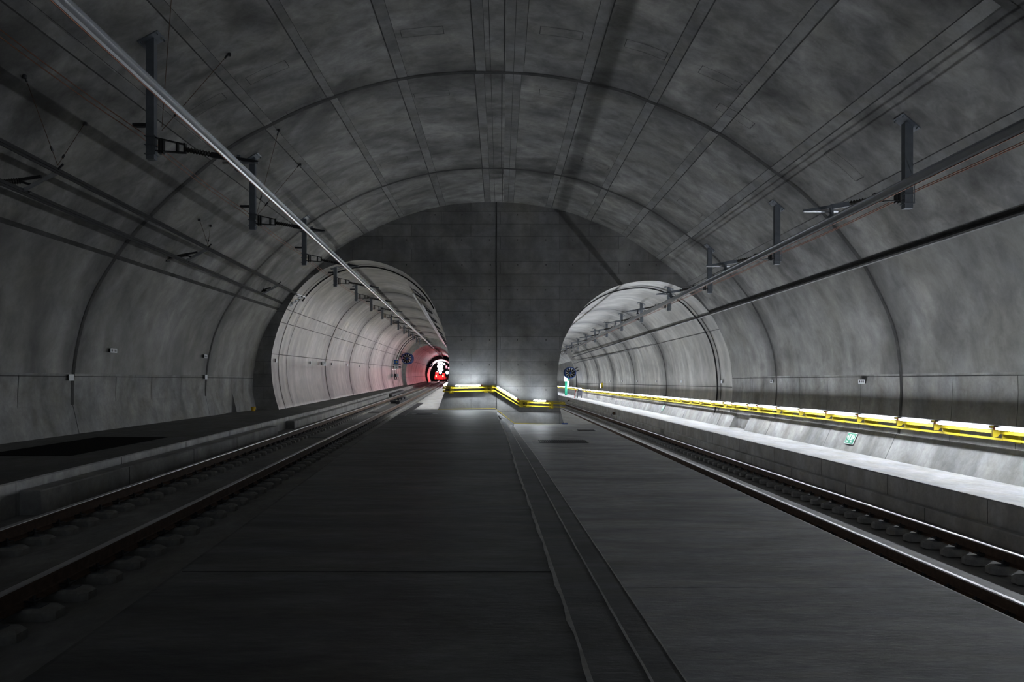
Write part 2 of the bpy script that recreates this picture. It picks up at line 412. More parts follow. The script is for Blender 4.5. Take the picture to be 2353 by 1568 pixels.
mb.add([(a1, 33, zu), (a1, 33, 0), (a3, 33, 0), (.61, D, 0), (-.25, D, zd)], [(0, 2, 3, 4)], 0)
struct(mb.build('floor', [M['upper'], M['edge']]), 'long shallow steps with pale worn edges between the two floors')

# track beds, walkways and kerbs
DT = [Y0, 0, 5, 10, 20, 30, D, 45, 60, 80, 100, 125, 150, 175, 200, 230, 262]
mb = MB(); mb.recalc = False
strip(mb, [lambda d: (xl(d)-3.4, zl(d)-SLL), lambda d: (xl(d)+2.6, zl(d)-SLL)], DT, 0)
struct(mb.build('floor', [M['slab']]), 'concrete slab under the left track')
mb = MB(); mb.recalc = False
strip(mb, [lambda d: (4.05, zr(d)-SLR), lambda d: (8.6, zr(d)-SLR)], [Y0, 0, 20, D, 60, 100, 140, 172], 0)
struct(mb.build('floor', [M['slab']]), 'concrete slab under the right track')
kf = lerp_tab([(0, -6.1), (11.44, -6.71), (15.97, -6.93), (21.8, -7.23), (26.7, -7.49), (40.6, -8.22), (48.6, -8.62), (123, -12.45), (262, -20.5)])
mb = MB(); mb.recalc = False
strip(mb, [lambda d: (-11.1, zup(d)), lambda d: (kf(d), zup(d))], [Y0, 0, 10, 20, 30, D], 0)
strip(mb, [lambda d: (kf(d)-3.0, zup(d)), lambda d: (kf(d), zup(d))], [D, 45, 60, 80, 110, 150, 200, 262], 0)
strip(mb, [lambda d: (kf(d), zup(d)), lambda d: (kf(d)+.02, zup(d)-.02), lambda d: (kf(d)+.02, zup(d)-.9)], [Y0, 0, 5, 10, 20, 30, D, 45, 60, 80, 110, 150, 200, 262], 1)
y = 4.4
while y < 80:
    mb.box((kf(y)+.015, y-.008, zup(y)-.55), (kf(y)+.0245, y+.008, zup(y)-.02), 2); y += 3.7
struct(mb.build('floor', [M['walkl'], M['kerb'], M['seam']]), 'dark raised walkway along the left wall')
for (y0, y1) in ((11.9, 27.7), (30.5, 73.0)):
    mb = MB(); n = int((y1-y0)/3.5)+1; ys = [y0+(y1-y0)*i/n for i in range(n+1)]
    mb.prism([(0, -.85), (0, -.14), (.30, -.14), (.32, -.16), (.32, -.85)], [(kf(y), y, zup(y)) for y in ys])
    y = y0+3.2
    while y < y1: mb.box((kf(y)+.31, y-.008, zup(y)-.7), (kf(y)+.3235, y+.008, zup(y)-.15), 1); y += 3.7
    struct(mb.build('trim_1', [M['kerb'], M['seam']]), 'lower concrete ledge below the left walkway kerb')
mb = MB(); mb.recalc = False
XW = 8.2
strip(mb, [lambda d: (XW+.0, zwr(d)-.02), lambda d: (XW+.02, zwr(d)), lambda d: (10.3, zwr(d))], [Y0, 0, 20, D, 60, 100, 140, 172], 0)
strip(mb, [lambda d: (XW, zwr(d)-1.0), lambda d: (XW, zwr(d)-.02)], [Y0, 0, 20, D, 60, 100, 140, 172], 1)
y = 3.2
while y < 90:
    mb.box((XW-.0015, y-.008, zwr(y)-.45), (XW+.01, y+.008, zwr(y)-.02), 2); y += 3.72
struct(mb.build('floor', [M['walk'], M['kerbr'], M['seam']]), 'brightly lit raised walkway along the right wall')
for (y0, y1) in ((-12, 41.6), (42.9, 168)):
    mb = MB(); n = int((y1-y0)/5)+1; ys = [y0+(y1-y0)*i/n for i in range(n+1)]
    mb.prism([(0, -.95), (0, -.42), (-.13, -.42), (-.15, -.44), (-.15, -.95)], [(XW, y, zwr(y)) for y in ys])
    y = max(y0, 0)+1.3
    while y < min(y1, 90): mb.box((XW-.1535, y-.008, zwr(y)-.68), (XW-.14, y+.008, zwr(y)-.43), 1); y += 3.72
    struct(mb.build('trim_2', [M['kerbr'], M['seam']]), 'lower concrete ledge below the right walkway kerb')

# plinth wedges at the wall feet, with a niche in each
def wedge(segs, x0, x1, top, zf, mats, nm, lab):
    for (y0, y1) in segs:
        mb = MB(); ys = [y0, (y0+y1)/2, y1]
        sg = 1 if x1 > 0 else -1
        mb.prism([(x1-sg*.0, 0), (x0, 0), (x1-sg*.02, top), (x1+sg*.3, top), (x1+sg*.3, 0)], [(0, y, zf(y)-.02) for y in ys])
        struct(mb.build(nm, mats), lab)
rs = [(-12, 2.1), (2.12, 11.9), (11.93, 15.6), (15.63, 21.7), (21.73, 25.9), (25.93, 31.5), (31.53, 34.3), (36.5, 38.6), (38.65, 46), (46.03, 52.2), (52.25, 64.5), (64.55, 76.5), (76.55, 88), (88.05, 100)]
wedge(rs, 9.78, 10.1, .66, zwr, [M['lowwall']], 'baseboard_right', 'sloping concrete foot of the right wall')
ls = [(Y0, 11.9), (11.93, 21.7), (21.73, 31.5), (31.52, 33.3), (34.7, D)]
wedge(ls, -10.72, -10.93, .85, zup, [M['lowwall']], 'baseboard_left', 'sloping concrete foot of the left wall')

# ------------------------------------------------------------------ end wall with the two tube mouths
Lm = [(640.6, 940), (633, 915), (626.5, 881.6), (623.8, 850), (624, 818), (634, 772), (652, 723.5), (677.5, 677.5), (708, 644), (744, 619), (779.6, 606), (818, 598.5), (856, 600),
      (894, 610), (932.6, 629), (963, 654.6), (988.8, 687.8), (1006.6, 726), (1022, 767), (1029.6, 810), (1032, 843), (1030, 874), (1022, 900), (1006.6, 942)]
Rm = [(1297.5, 977.4), (1291.5, 959), (1284, 923), (1280.6, 886.5), (1281.8, 850), (1291.5, 794.5), (1303.6, 765.4), (1332.7, 717), (1369, 683), (1415, 658.8), (1466, 647), (1514.4, 646.5),
      (1556, 658), (1578, 671), (1602, 688), (1621, 709), (1633, 722.5), (1655.5, 757), (1672, 799), (1681, 852), (1682.5, 912), (1671, 983)]
LM, RM = to_m(Lm, D), to_m(Rm, D)
LMs, RMs = smooth_poly(LM), smooth_poly(RM)
out = [(x, z) for x, z in ALL]
bm = bmesh.new()
def loop(pts, close=True):
    vs = [bm.verts.new((x, D, z)) for x, z in pts]
    es = [bm.edges.new((vs[i], vs[i+1])) for i in range(len(vs)-1)]
    if close: es.append(bm.edges.new((vs[-1], vs[0])))
    return es
outp = [(-11.4, -1.2)]+[(x*1.004, z+.02) for x, z in out]+[(10.6, -1.2)]
E = loop(outp)
E += loop([(LMs[0][0]+.15, -1.0)]+LMs+[(LMs[-1][0]-.1, -1.0)])
E += loop([(RMs[0][0], -1.0)]+RMs+[(RMs[-1][0], -1.0)])
bmesh.ops.triangle_fill(bm, use_beauty=True, use_dissolve=False, edges=E)
# keep only the concrete: drop triangles inside the mouths
def inside(p, poly):
    x, z = p; c = False; j = len(poly)-1
    for i in range(len(poly)):
        if (poly[i][1] > z) != (poly[j][1] > z) and x < (poly[j][0]-poly[i][0])*(z-poly[i][1])/(poly[j][1]-poly[i][1])+poly[i][0]: c = not c
        j = i
    return c
kill = []
for f in bm.faces:
    c = f.calc_center_median()
    if inside((c.x, c.z), [(LMs[0][0]+.15, -1.0)]+LMs+[(LMs[-1][0]-.1, -1.0)]) or inside((c.x, c.z), [(RMs[0][0], -1.0)]+RMs+[(RMs[-1][0], -1.0)]): kill.append(f)
bmesh.ops.delete(bm, geom=kill, context='FACES')
me = bpy.data.meshes.new('wall_back'); bm.to_mesh(me); bm.free(); me.materials.append(M['end'])
o = bpy.data.objects.new('wall_back', me); COL.objects.link(o); struct(o, 'board marked concrete end wall between the two tube mouths')
mb = MB()
mb.box((P(1139, 0, D).x, D-.012, .0), (P(1142, 0, D).x, D, vault_z(-.2)), 0)
random.seed(11)
for i in range(16):
    for j in range(9):
        x = -9+i*1.22+random.uniform(-.03, .03); z = 1.5+j*1.1
        if z < vault_z(max(-9, min(9, x)))-.3 and not inside((x, z), [(a*1.03, b) for a, b in LMs]) and not inside((x, z), RMs): mb.box((x-.025, D-.004, z-.025), (x+.025, D, z+.025), 0)
struct(mb.build('trim_3', M['seam']), 'dark vertical joint and tie holes in the end wall')
# yellow line along the foot of the pillar
mb = MB()
pts = [P(1006.6, 941, D-.03), P(1137, 938.5, D-.03), P(1182, 973, D-.03), P(1296, 976, D-.03)]
for a, b in zip(pts, pts[1:]): mb.bar(a, b, .02, .018)
tag(mb.build('marking_tape', M['yellow']), 'thin yellow tape line along the foot of the central pillar', 'tape')
mb = MB(); a = P(1298, 976, D-.12); mb.box((a.x-.12, a.y-.1, 0.001), (a.x+.12, a.y+.06, .05))
tag(mb.build('foam_pad', flat('blue_foam', (.01, .05, .25), .7), bevel=.01), 'small blue pad at the right foot of the central pillar', 'pad')

# ------------------------------------------------------------------ tubes
def tube_shell(prof, segs, axis, mat, name, lab, rings=(), sc=1.0, cx=0, cz=0, jmat=None, joints=()):
    mb = MB(); mb.recalc = False
    pr = [((x-cx)*sc+cx, (z-cz)*sc+cz) for x, z in prof]; k = len(pr)
    vs = []
    for d in segs:
        ox, oz = axis(d); vs += [(x+ox, d, z+oz) for x, z in pr]
    mb.add(vs, [(j*k+i, j*k+i+1, (j+1)*k+i+1, (j+1)*k+i) for j in range(len(segs)-1) for i in range(k-1)], 0)
    S = arc(pr)
    for y, w in rings:
        ox, oz = axis(y); m2 = MB(); seam_ring(m2, 0, S[-1], y, w, 1, .012, pr, S)
        mb.add([(a+ox, b, c+oz) for a, b, c in m2.v], m2.f, 1)
    for s in joints:                                   # longitudinal casting joints
        for y0, y1 in zip(segs, segs[1:]):
            (x, z), (nx, nz) = at_arc(pr, S, s*S[-1]); tx, tz = -nz, nx; w = .02+.0002*y0
            q = []
            for y, kk in ((y0, -1), (y0, 1), (y1, 1), (y1, -1)):
                ox, oz = axis(y); q.append((x+nx*.012+tx*w/2*kk+ox, y, z+nz*.012+tz*w/2*kk+oz))
            mb.add(q, [(0, 1, 2, 3)], 1)
    return struct(mb.build(name, [mat, M['seam'] if jmat is None else jmat], smooth=True), lab)
axL = lambda d: (xl(d)-xl(D), zl(d)-zl(D))
axR = lambda d: (xr(d)-xr(D), zr(d)-zr(D))
LP = [(LMs[0][0]+.25, -1.0)]+LMs+[(LMs[-1][0]-.2, -1.0)]
RP = [(RMs[0][0]+.1, -1.0)]+RMs+[(RMs[-1][0]-.1, -1.0)]
tube_shell(LP, [D, 38.9, 40.7, 52.3, 63.4, 76.2, 89, 101, 112, 119], axL, M['tubel'], 'ceiling', 'curved lining of the left rail tube',
           [(38.9, .08), (40.7, .05), (52.3, .16), (63.4, .2), (76.2, .2), (89, .2), (101, .2), (112, .2)], joints=(.075, .2, .27, .3, .8))
cxl = sum(p[0] for p in LMs)/len(LMs)
def ring_face(prof, sa, sb, d, axis, cx, cz, mat, name, lab):
    mb = MB(); mb.recalc = False; ox, oz = axis(d); k = len(prof)
    vs = [((x-cx)*s+cx+ox, d, (z-cz)*s+cz+oz) for s in (sa, sb) for x, z in prof]
    mb.add(vs, [(i, i+1, k+i+1, k+i) for i in range(k-1)], 0); struct(mb.build(name, [mat]), lab)
ring_face(LP, 1.0, .875, 119, axL, cxl, -.2, M['lowwall'], 'trim_4', 'grey ring where the left tube becomes narrower')
tube_shell(LP, [119, 125, 131, 137, 143, 149, 155, 161, 167, 173, 179, 185, 190], axL, M['tube'], 'ceiling', 'narrower segment lined part of the left tube', [(y, .12) for y in (125, 131, 137, 143, 149, 155, 161, 167, 173, 179, 185)], sc=.875, cx=cxl, cz=-.2, joints=(.15, .28))
ring_face(LP, .875, .77, 190, axL, cxl, -.2, M['lowwall'], 'trim_5', 'second narrowing ring deep in the left tube')
tube_shell(LP, [190, 200, 210, 220, 230, 245, 262], axL, M['tube'], 'ceiling', 'deepest part of the left tube', [(y, .2) for y in (196, 202, 208, 214, 220, 226)], sc=.77, cx=cxl, cz=-.2)
mb = MB(); ox, oz = axL(261); mb.box((-14+ox, 261, -2+oz), (4+ox, 261.2, 9+oz)); struct(mb.build('wall_far', M['tube']), 'far end closing the left tube')
# gasket rings of the right tube
tube_shell(RP, [D, 39.4, 52.2, 64.3, 76, 87, 98, 112], axR, M['tuber'], 'ceiling', 'curved lining of the right rail tube',
           [(39.4, .12), (52.2, .14), (64.3, .14), (76, .14), (87, .14), (98, .14)], joints=(.3, .72, .86))
sq = [(3.0, -1.0), (3.0, 5.2), (4.2, 6.2), (6.6, 6.7), (8.6, 6.2), (10.45, 4.8), (10.45, -1.0)]
mb = MB(); mb.recalc = False
shell(mb, [(x, z) for x, z in sq], [112, 120, 128, 136, 144, 152, 160, 170]); struct(mb.build('ceiling', [M['lowwall']]), 'box shaped side chamber at the end of the right tube')
mb = MB(); mb.box((9.9, 111.6, -.1), (10.2, 112.0, 4.3)); struct(mb.build('trim_6', M['dark']), 'dark vertical edge where the right tube wall steps back')
mb = MB(); mb.box((2, 170, -2), (12, 170.2, 8)); struct(mb.build('wall_far', M['lowwall']), 'far end closing the right tube')

# ------------------------------------------------------------------ rails and sleeper blocks
rail_foot = [(-.075, -.172), (.075, -.172), (.075, -.160), (.012, -.140), (.009, -.05), (.034, -.036), (.034, -.006)]
railp = [(-.075, -.172), (.075, -.172), (.075, -.162), (.015, -.145), (.009, -.13), (.009, -.05), (.034, -.038), (.036, -.012), (-.036, -.012), (-.034, -.038), (-.009, -.05), (-.009, -.13), (-.015, -.145), (-.075, -.162)]
headp = [(-.036, -.0125), (.036, -.0125), (.034, -.003), (.026, 0), (-.026, 0), (-.034, -.003)]
RAILS = []
def rail(xf, zf, off, ds, lab):
    e = empty('rail', (xf(ds[0])+off, ds[0], zf(ds[0])-.172), lab, 'rail')
    o = Vector(e.location)
    path = [(xf(d)+off-o.x, d-o.y, zf(d)-o.z) for d in ds]
    a = MB(); a.prism(railp, path); a.build('rail_body', M['rust'], e)
    b = MB(); b.prism(headp, path); tag(b.build('rail_head', M['shine'], e), 'bright worn running surface')
dl = [Y0]+list(range(-8, 0, 4))+list(range(0, 260, 6)); dr = [Y0]+list(range(-8, 0, 4))+list(range(0, 168, 6))
rail(xl, zl, -.75, dl, 'rusty running rail of the left track, nearer the left wall')
rail(xl, zl, .75, dl, 'rusty running rail of the left track, nearer the dark upper floor')
rail(xr, zr, -.75, dr, 'rusty running rail of the right track, next to the lower floor edge')
rail(xr, zr, .75, dr, 'rusty running rail of the right track, nearer the bright walkway')
def block_mesh(mb, cx, y, zt, sx=.32, sy=.135, h=.085):
    # low octagonal pad of concrete with chamfered corners and top
    c = .06
    def oct_(hx, hy, z): return [(cx-hx+c, y-hy, z), (cx+hx-c, y-hy, z), (cx+hx, y-hy+c, z), (cx+hx, y+hy-c, z), (cx+hx-c, y+hy, z), (cx-hx+c, y+hy, z), (cx-hx, y+hy-c, z), (cx-hx, y-hy+c, z)]
    A = oct_(sx, sy, zt-h-.02); B = oct_(sx, sy, zt-.025); C_ = oct_(sx-.025, sy-.025, zt)
    fs = []
    for q in (0, 8): fs += [(q+i, q+(i+1) % 8, q+8+(i+1) % 8, q+8+i) for i in range(8)]
    fs.append(tuple(range(16, 24)))
    mb.add(A+B+C_, fs, 0)
def clip_mesh(mb, cx, y, zt, sd):
    for s in (sd,):
        mb.box((cx+s*.08-.025, y-.06, zt), (cx+s*.08+.025, y+.06, zt+.03))
        mb.tube([(cx+s*.05, y-.04, zt+.045), (cx+s*.14, y-.05, zt+.05), (cx+s*.15, y+.05, zt+.05), (cx+s*.05, y+.04, zt+.045)], .009, 5)
        mb.tube([(cx+s*.11, y, zt+.01), (cx+s*.11, y, zt+.085)], .014, 6)
bp = MB(); block_mesh(bp, 0, 0, .105)
proto = empty('sleeper_block', (0, 0, 0), 'x', 'sleeper block', 'x')
bp.build('concrete_block', M['block'], proto)
for sd in (-1, 1): cp = MB(); clip_mesh(cp, 0, 0, .105, sd); cp.build('rail_clip', M['dark'], proto)
pd = MB(); pd.box((-.19, -.075, .105), (.19, .075, .112)); pd.build('rail_pad', M['galv'], proto)
rows = [(xl, zl, -.75, SLL, 'flat concrete sleeper block under the left rail of the left track', 'sleeper blocks of the left track, outer rail', 4.5, 0),
        (xl, zl, .75, SLL, 'flat concrete sleeper block under the right rail of the left track', 'sleeper blocks of the left track, inner rail', 3.3, 0),
        (xr, zr, -.75, SLR, 'flat concrete sleeper block under the left rail of the right track', 'sleeper blocks of the right track, inner rail', 7.3, 0),
        (xr, zr, .75, SLR, 'flat concrete sleeper block under the right rail of the right track', 'sleeper blocks of the right track, outer rail', 8.7, 0)]
far = MB()
first = True
for xf, zf, off, sl, lab, grp, d0, _ in rows:
    n = 0; d = d0
    while d < (200 if xf is xl else 120):
        x, z = xf(d)+off, zf(d)-.172-.112
        if n < 74:
            if first: b = proto; first = False
            else: b = copy_tree(proto)
            b.location = (x, d, z); b['label'] = lab; b['group'] = grp
        else:
            block_mesh(far, x, d, z+.105)
        n += 1; d += .6
tag(far.build('sleeper_blocks_far', M['block']), 'distant rows of small concrete sleeper blocks receding into the tubes', 'sleeper block', kind='stuff')

# covers and drains on the track slabs and floors
def plate(name, quad, th, mat, lab, cat):
    mb = MB(); q = [Vector(p) for p in quad]; mb.add(q+[p+Vector((0, 0, th)) for p in q], [(3, 2, 1, 0), (4, 5, 6, 7), (0, 1, 5, 4), (1, 2, 6, 5), (2, 3, 7, 6), (3, 0, 4, 7)])
    return tag(mb.build(name, mat), lab, cat)
for d0, d1, lab in ((26.2, 27.4, 'dark cover plate between the rails of the left track, nearer one'), (43, 44.3, 'dark cover plate between the rails of the left track, farther one')):
    plate('drain_cover', [(xl(d)+s*.42, d, zl(d)-SLL+.001) for d, s in ((d0, -1), (d0, 1), (d1, 1), (d1, -1))], .012, M['dark'], lab, 'cover')
plate('drain_cover', [(xr(d)+s*.42, d, zr(d)-SLR+.001) for d, s in ((44.5, -1), (44.5, 1), (46, 1), (46, -1))], .012, M['dark'], 'dark cover plate between the rails of the right track', 'cover')
plate('steel_hatch', [(-9.55, 15.6, zup(15.6)+.001), (-7.85, 15.6, zup(15.6)+.001), (-7.95, 20.4, zup(20.4)+.001), (-9.6, 20.4, zup(20.4)+.001)], .01, M['hatch'], 'large black hatch plate lying in the left walkway', 'hatch')
def grate(x0, x1, y0, y1, zf, lab, bars=26):
    e = empty('floor_grate', ((x0+x1)/2, (y0+y1)/2, zf), lab, 'grate'); cx, cy = e.location.x, e.location.y
    a = MB(); a.box((x0-cx-.2, y0-cy-.02, .0005), (x1-cx+.2, y1-cy+.02, .006)); a.build('frame', M['walk'], e)
    a = MB(); a.box((x0-cx, y0-cy, .004), (x1-cx, y1-cy, .010)); tag(a.build('pit_shade', M['black'], e), 'black sheet painted as the shaded gap under the bars')  # black sheet laid on the floor in place of a shaded pit
    a = MB()
    for i in range(bars): x = x0-cx+(x1-x0)*(i+.5)/bars; a.box((x-.006, y0-cy, .010), (x+.006, y1-cy, .022))
    for i in range(5): y = y0-cy+(y1-y0)*(i+.5)/5; a.box((x0-cx, y-.006, .010), (x1-cx, y+.006, .02))
    a.build('grating', M['dark'], e)
grate(1.2, 2.7, 26.0, 27.3, 0, 'wide steel floor grate in the lower floor, middle of the picture')
grate(2.95, 3.6, 32.2, 33.0, 0, 'small floor grate in the lower floor near the right pillar foot', 14)
grate(-3.25, -2.65, 32.6, 33.4, zup(33)+.002, 'small floor grate in the upper floor left of the pillar', 14)
plate('dark_plate', [(e0(31.5)+.03, 31.5, zup(31.5)+.001), (e0(31.5)+.3, 31.5, zup(31.5)+.001), (e0(45)+.35, 45.5, zup(45)+.001), (e0(46)+.03, 46, zup(46)+.001)], .008, M['dark'], 'long dark strip standing in for a pit at the edge of the left track trench', 'cover')  # flat dark strip in place of an open pit
plate('dark_plate', [(kf(74), 73.6, zup(73.6)-.4), (kf(74)+.55, 73.6, zup(73.6)-.4), (kf(90)+.55, 90, zup(90)-.35), (kf(90), 90, zup(90)-.35)], .2, M['dark'], 'dark trunking box below the walkway deep in the left tube', 'trunking')
mb = MB()
for d in (57, 60, 63, 66): mb.box((xl(d)-.5, d, zl(d)-SLL), (xl(d)-.1, d+.9, zl(d)-.06))
mb.box((xl(61)+.2, 56, zl(56)-SLL), (xl(61)+.45, 67, zl(60)-.1), 0)
tag(mb.build('track_equipment', M['dark']), 'dark equipment boxes between the rails of the left track', 'equipment')

# ------------------------------------------------------------------ overhead conductor rails
barp = [(-.045, .125), (-.045, .115), (-.012, .112), (-.012, .05), (-.03, .045), (-.03, .02), (-.012, .0), (.012, .0), (.03, .02), (.03, .045), (.012, .05), (.012, .112), (.045, .115), (.045, .125)]
def cbar(xf, zf, ds, lab, wire=True, scl=1.0, mat='alu'):
    e = empty('overhead_conductor_rail', (xf(ds[0]), ds[0], zf(ds[0])), lab, 'conductor rail'); o = Vector(e.location)
    path = [(xf(d)-o.x, d-o.y, zf(d)-o.z) for d in ds]
    a = MB(); a.prism([(x*scl, z*scl) for x, z in barp], path); a.build('profile_bar', M[mat], e)
    if wire:
        a = MB(); a.tube([(x, y, z-.004) for x, y, z in path], .008, 6); tag(a.build('contact_wire', M['copper'], e), 'copper contact wire')
    return e
zbl = lambda d: ZC+3.60+.0077*d
xbl = lambda d: (-3.95-.045*d+.0)-(.0006*max(0, d-0) if d < 120 else .0006*120)-(.00017*(d-150)**2 if d > 150 else 0)
xbr = lambda d: 6.14+.005*d
zbr = lambda d: ZC+2.97-.0024*d
cbar(xbl, zbl, [Y0, 0, 10, 20, 30, 40, 60, 80, 100, 120, 140, 160, 180, 200, 220], 'silver overhead conductor rail above the left track', scl=1.15)
cbar(xbr, zbr, [Y0, 0, 10, 20, 30, 40, 60, 80, 100, 120, 140], 'silver overhead conductor rail above the right track', scl=1.1)

# drop posts with insulated cantilevers
def support(side, x, d, zarm, ztop, slope, lab, grp):
    zb = zarm-.28
    e = empty('catenary_support', (x, d, ztop), lab, 'support post', grp)
    a = MB(); a.box((-.075, -.075, zb-ztop), (.075, .075, 0)); a.box((-.055, -.055, zb-ztop-.002), (.055, .055, zb-ztop), 0)
    a.build('post', M['galv'], e)
    a = MB(); c, s_ = math.cos(slope), math.sin(slope)
    pts = [(u*c, v, u*s_) for v in (-.2, .2) for u in (-.21, .21)]
    q = [Vector(p) for p in (pts[0], pts[1], pts[3], pts[2])]; n = Vector((-s_, 0, c))
    a.add([p-n*.02 for p in q]+[p+n*.012 for p in q], [(3, 2, 1, 0), (4, 5, 6, 7), (0, 1, 5, 4), (1, 2, 6, 5), (2, 3, 7, 6), (3, 0, 4, 7)])
    for p in q: a.tube([p*.8-n*.07, p*.8+n*.02], .012, 5)
    a.build('base_plate', M['galv'], e)
    z = zarm-ztop
    return e, z
def arm_meshes(s, drop):
    r = {}
    a = MB()
    for zz in (.12, -.12): a.bar((s*.08, 0, zz), (s*.62, 0, zz*.62-.08), .11, .016)
    for u in (.14, .2, .46, .6): a.box((min(s*u, s*(u+.03)), -.05, -.16+u*.05-.02), (max(s*u, s*(u+.03)), .05, .11-u*.16))
    r['bracket'] = (a, M['black'])
    a = MB()
    for zz in (.14, -.02, -.19):
        a.box((-.095, -.095, zz-.008), (.095, -.08, zz+.008)); a.box((-.095, .08, zz-.008), (.095, .095, zz+.008)); a.box((-.1, -.095, zz-.008), (-.08, .095, zz+.008)); a.box((.08, -.095, zz-.008), (.1, .095, zz+.008))
    a.box((.085, -.092, -.19), (.098, -.082, .14)); r['clamp'] = (a, M['galv'])
    a = MB(); pts = []; rr = []
    for i in range(19):
        u = .62+.48*i/18; pts.append((s*u, 0, -.09-.2*(u-.62))); rr.append(.03 if i % 2 else .055)
    a.tube(pts, rr, 10); r['insulator'] = (a, M['insul'])
    a = MB(); a.bar((s*1.1, 0, -.19), (s*1.42, 0, -.24), .09, .09); a.bar((s*1.42, -.035, -.235), (s*1.95, -.01, -.32), .012, .05); a.bar((s*1.42, .035, -.235), (s*1.95, .01, -.32), .012, .05)
    r['arm'] = (a, M['galv'] if s < 0 else M['dark'])
    a = MB(); a.tube([(s*1.3, 0, -.33), (s*1.95, 0, -.33)], .02, 8); tag; r['slide_tube'] = (a, M['alu'])
    a = MB(); u = drop[0]; a.box((s*u-.03, -.03, drop[1]), (s*u+.03, .03, -.2)); a.box((s*u-.06, -.06, drop[1]-.015), (s*u+.06, .06, drop[1]+.02)); r['rail_clamp'] = (a, M['galv'])
    a = MB(); a.box((-s*.3-.03, -.05, .32), (-s*.1+.03, .05, .38)); r['wire_clamp'] = (a, M['dark'])
    return r
def mesh_of(spec, name):
    o = spec[0].build(name, spec[1]); me = o.data; bpy.data.objects.remove(o); return me
SUP = {}
for side, s, drop in (('L', 1, (1.6, -.47)), ('R', -1, (1.42, -.43))):
    SUP[side] = {k: mesh_of(v, k) for k, v in arm_meshes(s, drop).items()}
def prof_top(prof, x, ax, d):
    ox, oz = ax(d); best = None
    for a, b in zip(prof, prof[1:]):
        if min(a[0], b[0]) <= x-ox <= max(a[0], b[0]) and a[0] != b[0]:
            z = a[1]+(b[1]-a[1])*((x-ox)-a[0])/(b[0]-a[0])+oz; sl = math.atan2(b[1]-a[1], b[0]-a[0])
            if z > ZC+1 and (best is None or z > best[0]): best = (z, sl)
    return best
sc1 = [((x-cxl)*.875+cxl, (z+.2)*.875-.2) for x, z in LP]
sc2 = [((x-cxl)*.77+cxl, (z+.2)*.77-.2) for x, z in LP]
left_names = {1: 'largest grey drop post with black insulator, hanging at upper left', 2: 'grey drop post with insulator, second along the left track', 3: 'grey drop post with insulator, third along the left track, near the second joint ring', 4: 'grey drop post with insulator at the upper left rim of the left tube mouth'}
right_names = {1: 'largest grey drop post with insulator, hanging at upper right', 2: 'grey drop post with insulator, second along the right track', 3: 'grey drop post with insulator, third along the right track, just before the tube mouth'}
ORD = 'first second third fourth fifth sixth seventh eighth ninth tenth eleventh twelfth thirteenth fourteenth fifteenth sixteenth seventeenth eighteenth nineteenth twentieth'.split()
def place(side, i, x, d, zarm, top, lab, grp):
    e, z = support(side, x, d, zarm, top[0], top[1], lab, grp)
    for k, me in SUP[side].items():
        o = bpy.data.objects.new(k, me); COL.objects.link(o); o.parent = e; o.location = (0, 0, z)
    return e
LS = []
for k in range(0, 25):
    d = 15.6+7.55*(k-1)
    if d < 12 and k == 0: pass
    x = -5.68-.045*d-(.00017*(d-150)**2 if d > 150 else 0)
    if d < D: s = arc_of_x(x); z = vault_z(x); q = vault_z(x+.1); top = (z, math.atan2(q-z, .1))
    elif d < 119: top = prof_top(LP, x, axL, d)
    elif d < 190: top = prof_top(sc1, x, axL, d)
    else: top = prof_top(sc2, x, axL, d)
    if top is None: continue
    if k == 0: continue
    lab = left_names.get(k, 'grey drop post with insulator, %s from the camera in the left track row' % ORD[min(k, 20)-1] if k <= 20 else 'tiny farthest drop post deep in the left tube')
    LS.append(place('L', k, x, d, zbl(d)+.60, top, lab, 'drop posts over the left track'))
for k in range(1, 13):
    d = 16.0+7.55*(k-1); x = 7.63
    if d < D: z = vault_z(x); q = vault_z(x+.1); top = (z, math.atan2(q-z, .1))
    else: top = prof_top(RP if d < 112 else sq, x, axR if d < 112 else (lambda d: (0, 0)), d)
    if top is None: continue
    lab = right_names.get(k, 'grey drop post with insulator, %s from the camera in the right track row' % ORD[k-1])
    place('R', k, x, d, zbr(d)+.57, top, lab, 'drop posts over the right track')

# copper earth wires, thin stays
def wire(name, pts, r, mat, lab, cat, n=6): 
    a = MB(); a.tube(pts, r, n); return tag(a.build(name, mat), lab, cat)
def sag(xf, zf, ds, s=.06):
    out = []
    for a, b in zip(ds, ds[1:]):
        for k in range(4):
            t = k/4; d = a+(b-a)*t; out.append((xf(d), d, zf(d)-s*4*t*(1-t)))
    out.append((xf(ds[-1]), ds[-1], zf(ds[-1]))); return out
for off, w in ((0, 'outer'), (.07, 'inner')):
    ds = [15.6+7.55*k for k in range(-2, 20)]
    wire('earth_wire', sag(lambda d: -5.90+off-.045*d, lambda d: ZC+4.36+off*.6+.0077*d, ds), .009, M['copper'], 'thin copper wire strung along the left drop posts, %s of the pair' % w, 'wire')
for off, w in ((0, 'outer'), (-.07, 'inner')):
    ds = [16.0+7.55*k for k in range(-2, 11)]
    wire('earth_wire', sag(lambda d: 7.86+off, lambda d: ZC+3.62-.0024*d, ds, .03), .009, M['copper'], 'thin copper wire strung along the right drop posts, %s of the pair' % w, 'wire')
def stay(tgt, anchor, lab):
    r = vault_at(*anchor)
    if not r: return
    p = r[0]; a = MB(); t = Vector(tgt)
    e = empty('stay_wire', p, lab, 'stay wire')
    v = t-p
    a.tube([(0, 0, 0), v], .006, 5); a.build('cable', M['rust'], e)
    a = MB(); a.tube([v*.78, v*.83], .022, 6); a.tube([v*.02, v*.07], .02, 6); a.build('turnbuckle', M['dark'], e)
    a = MB(); a.tube([Vector((0, 0, 0)), Vector((0, 0, -.06))], .035, 6); a.build('anchor_eye', M['dark'], e)
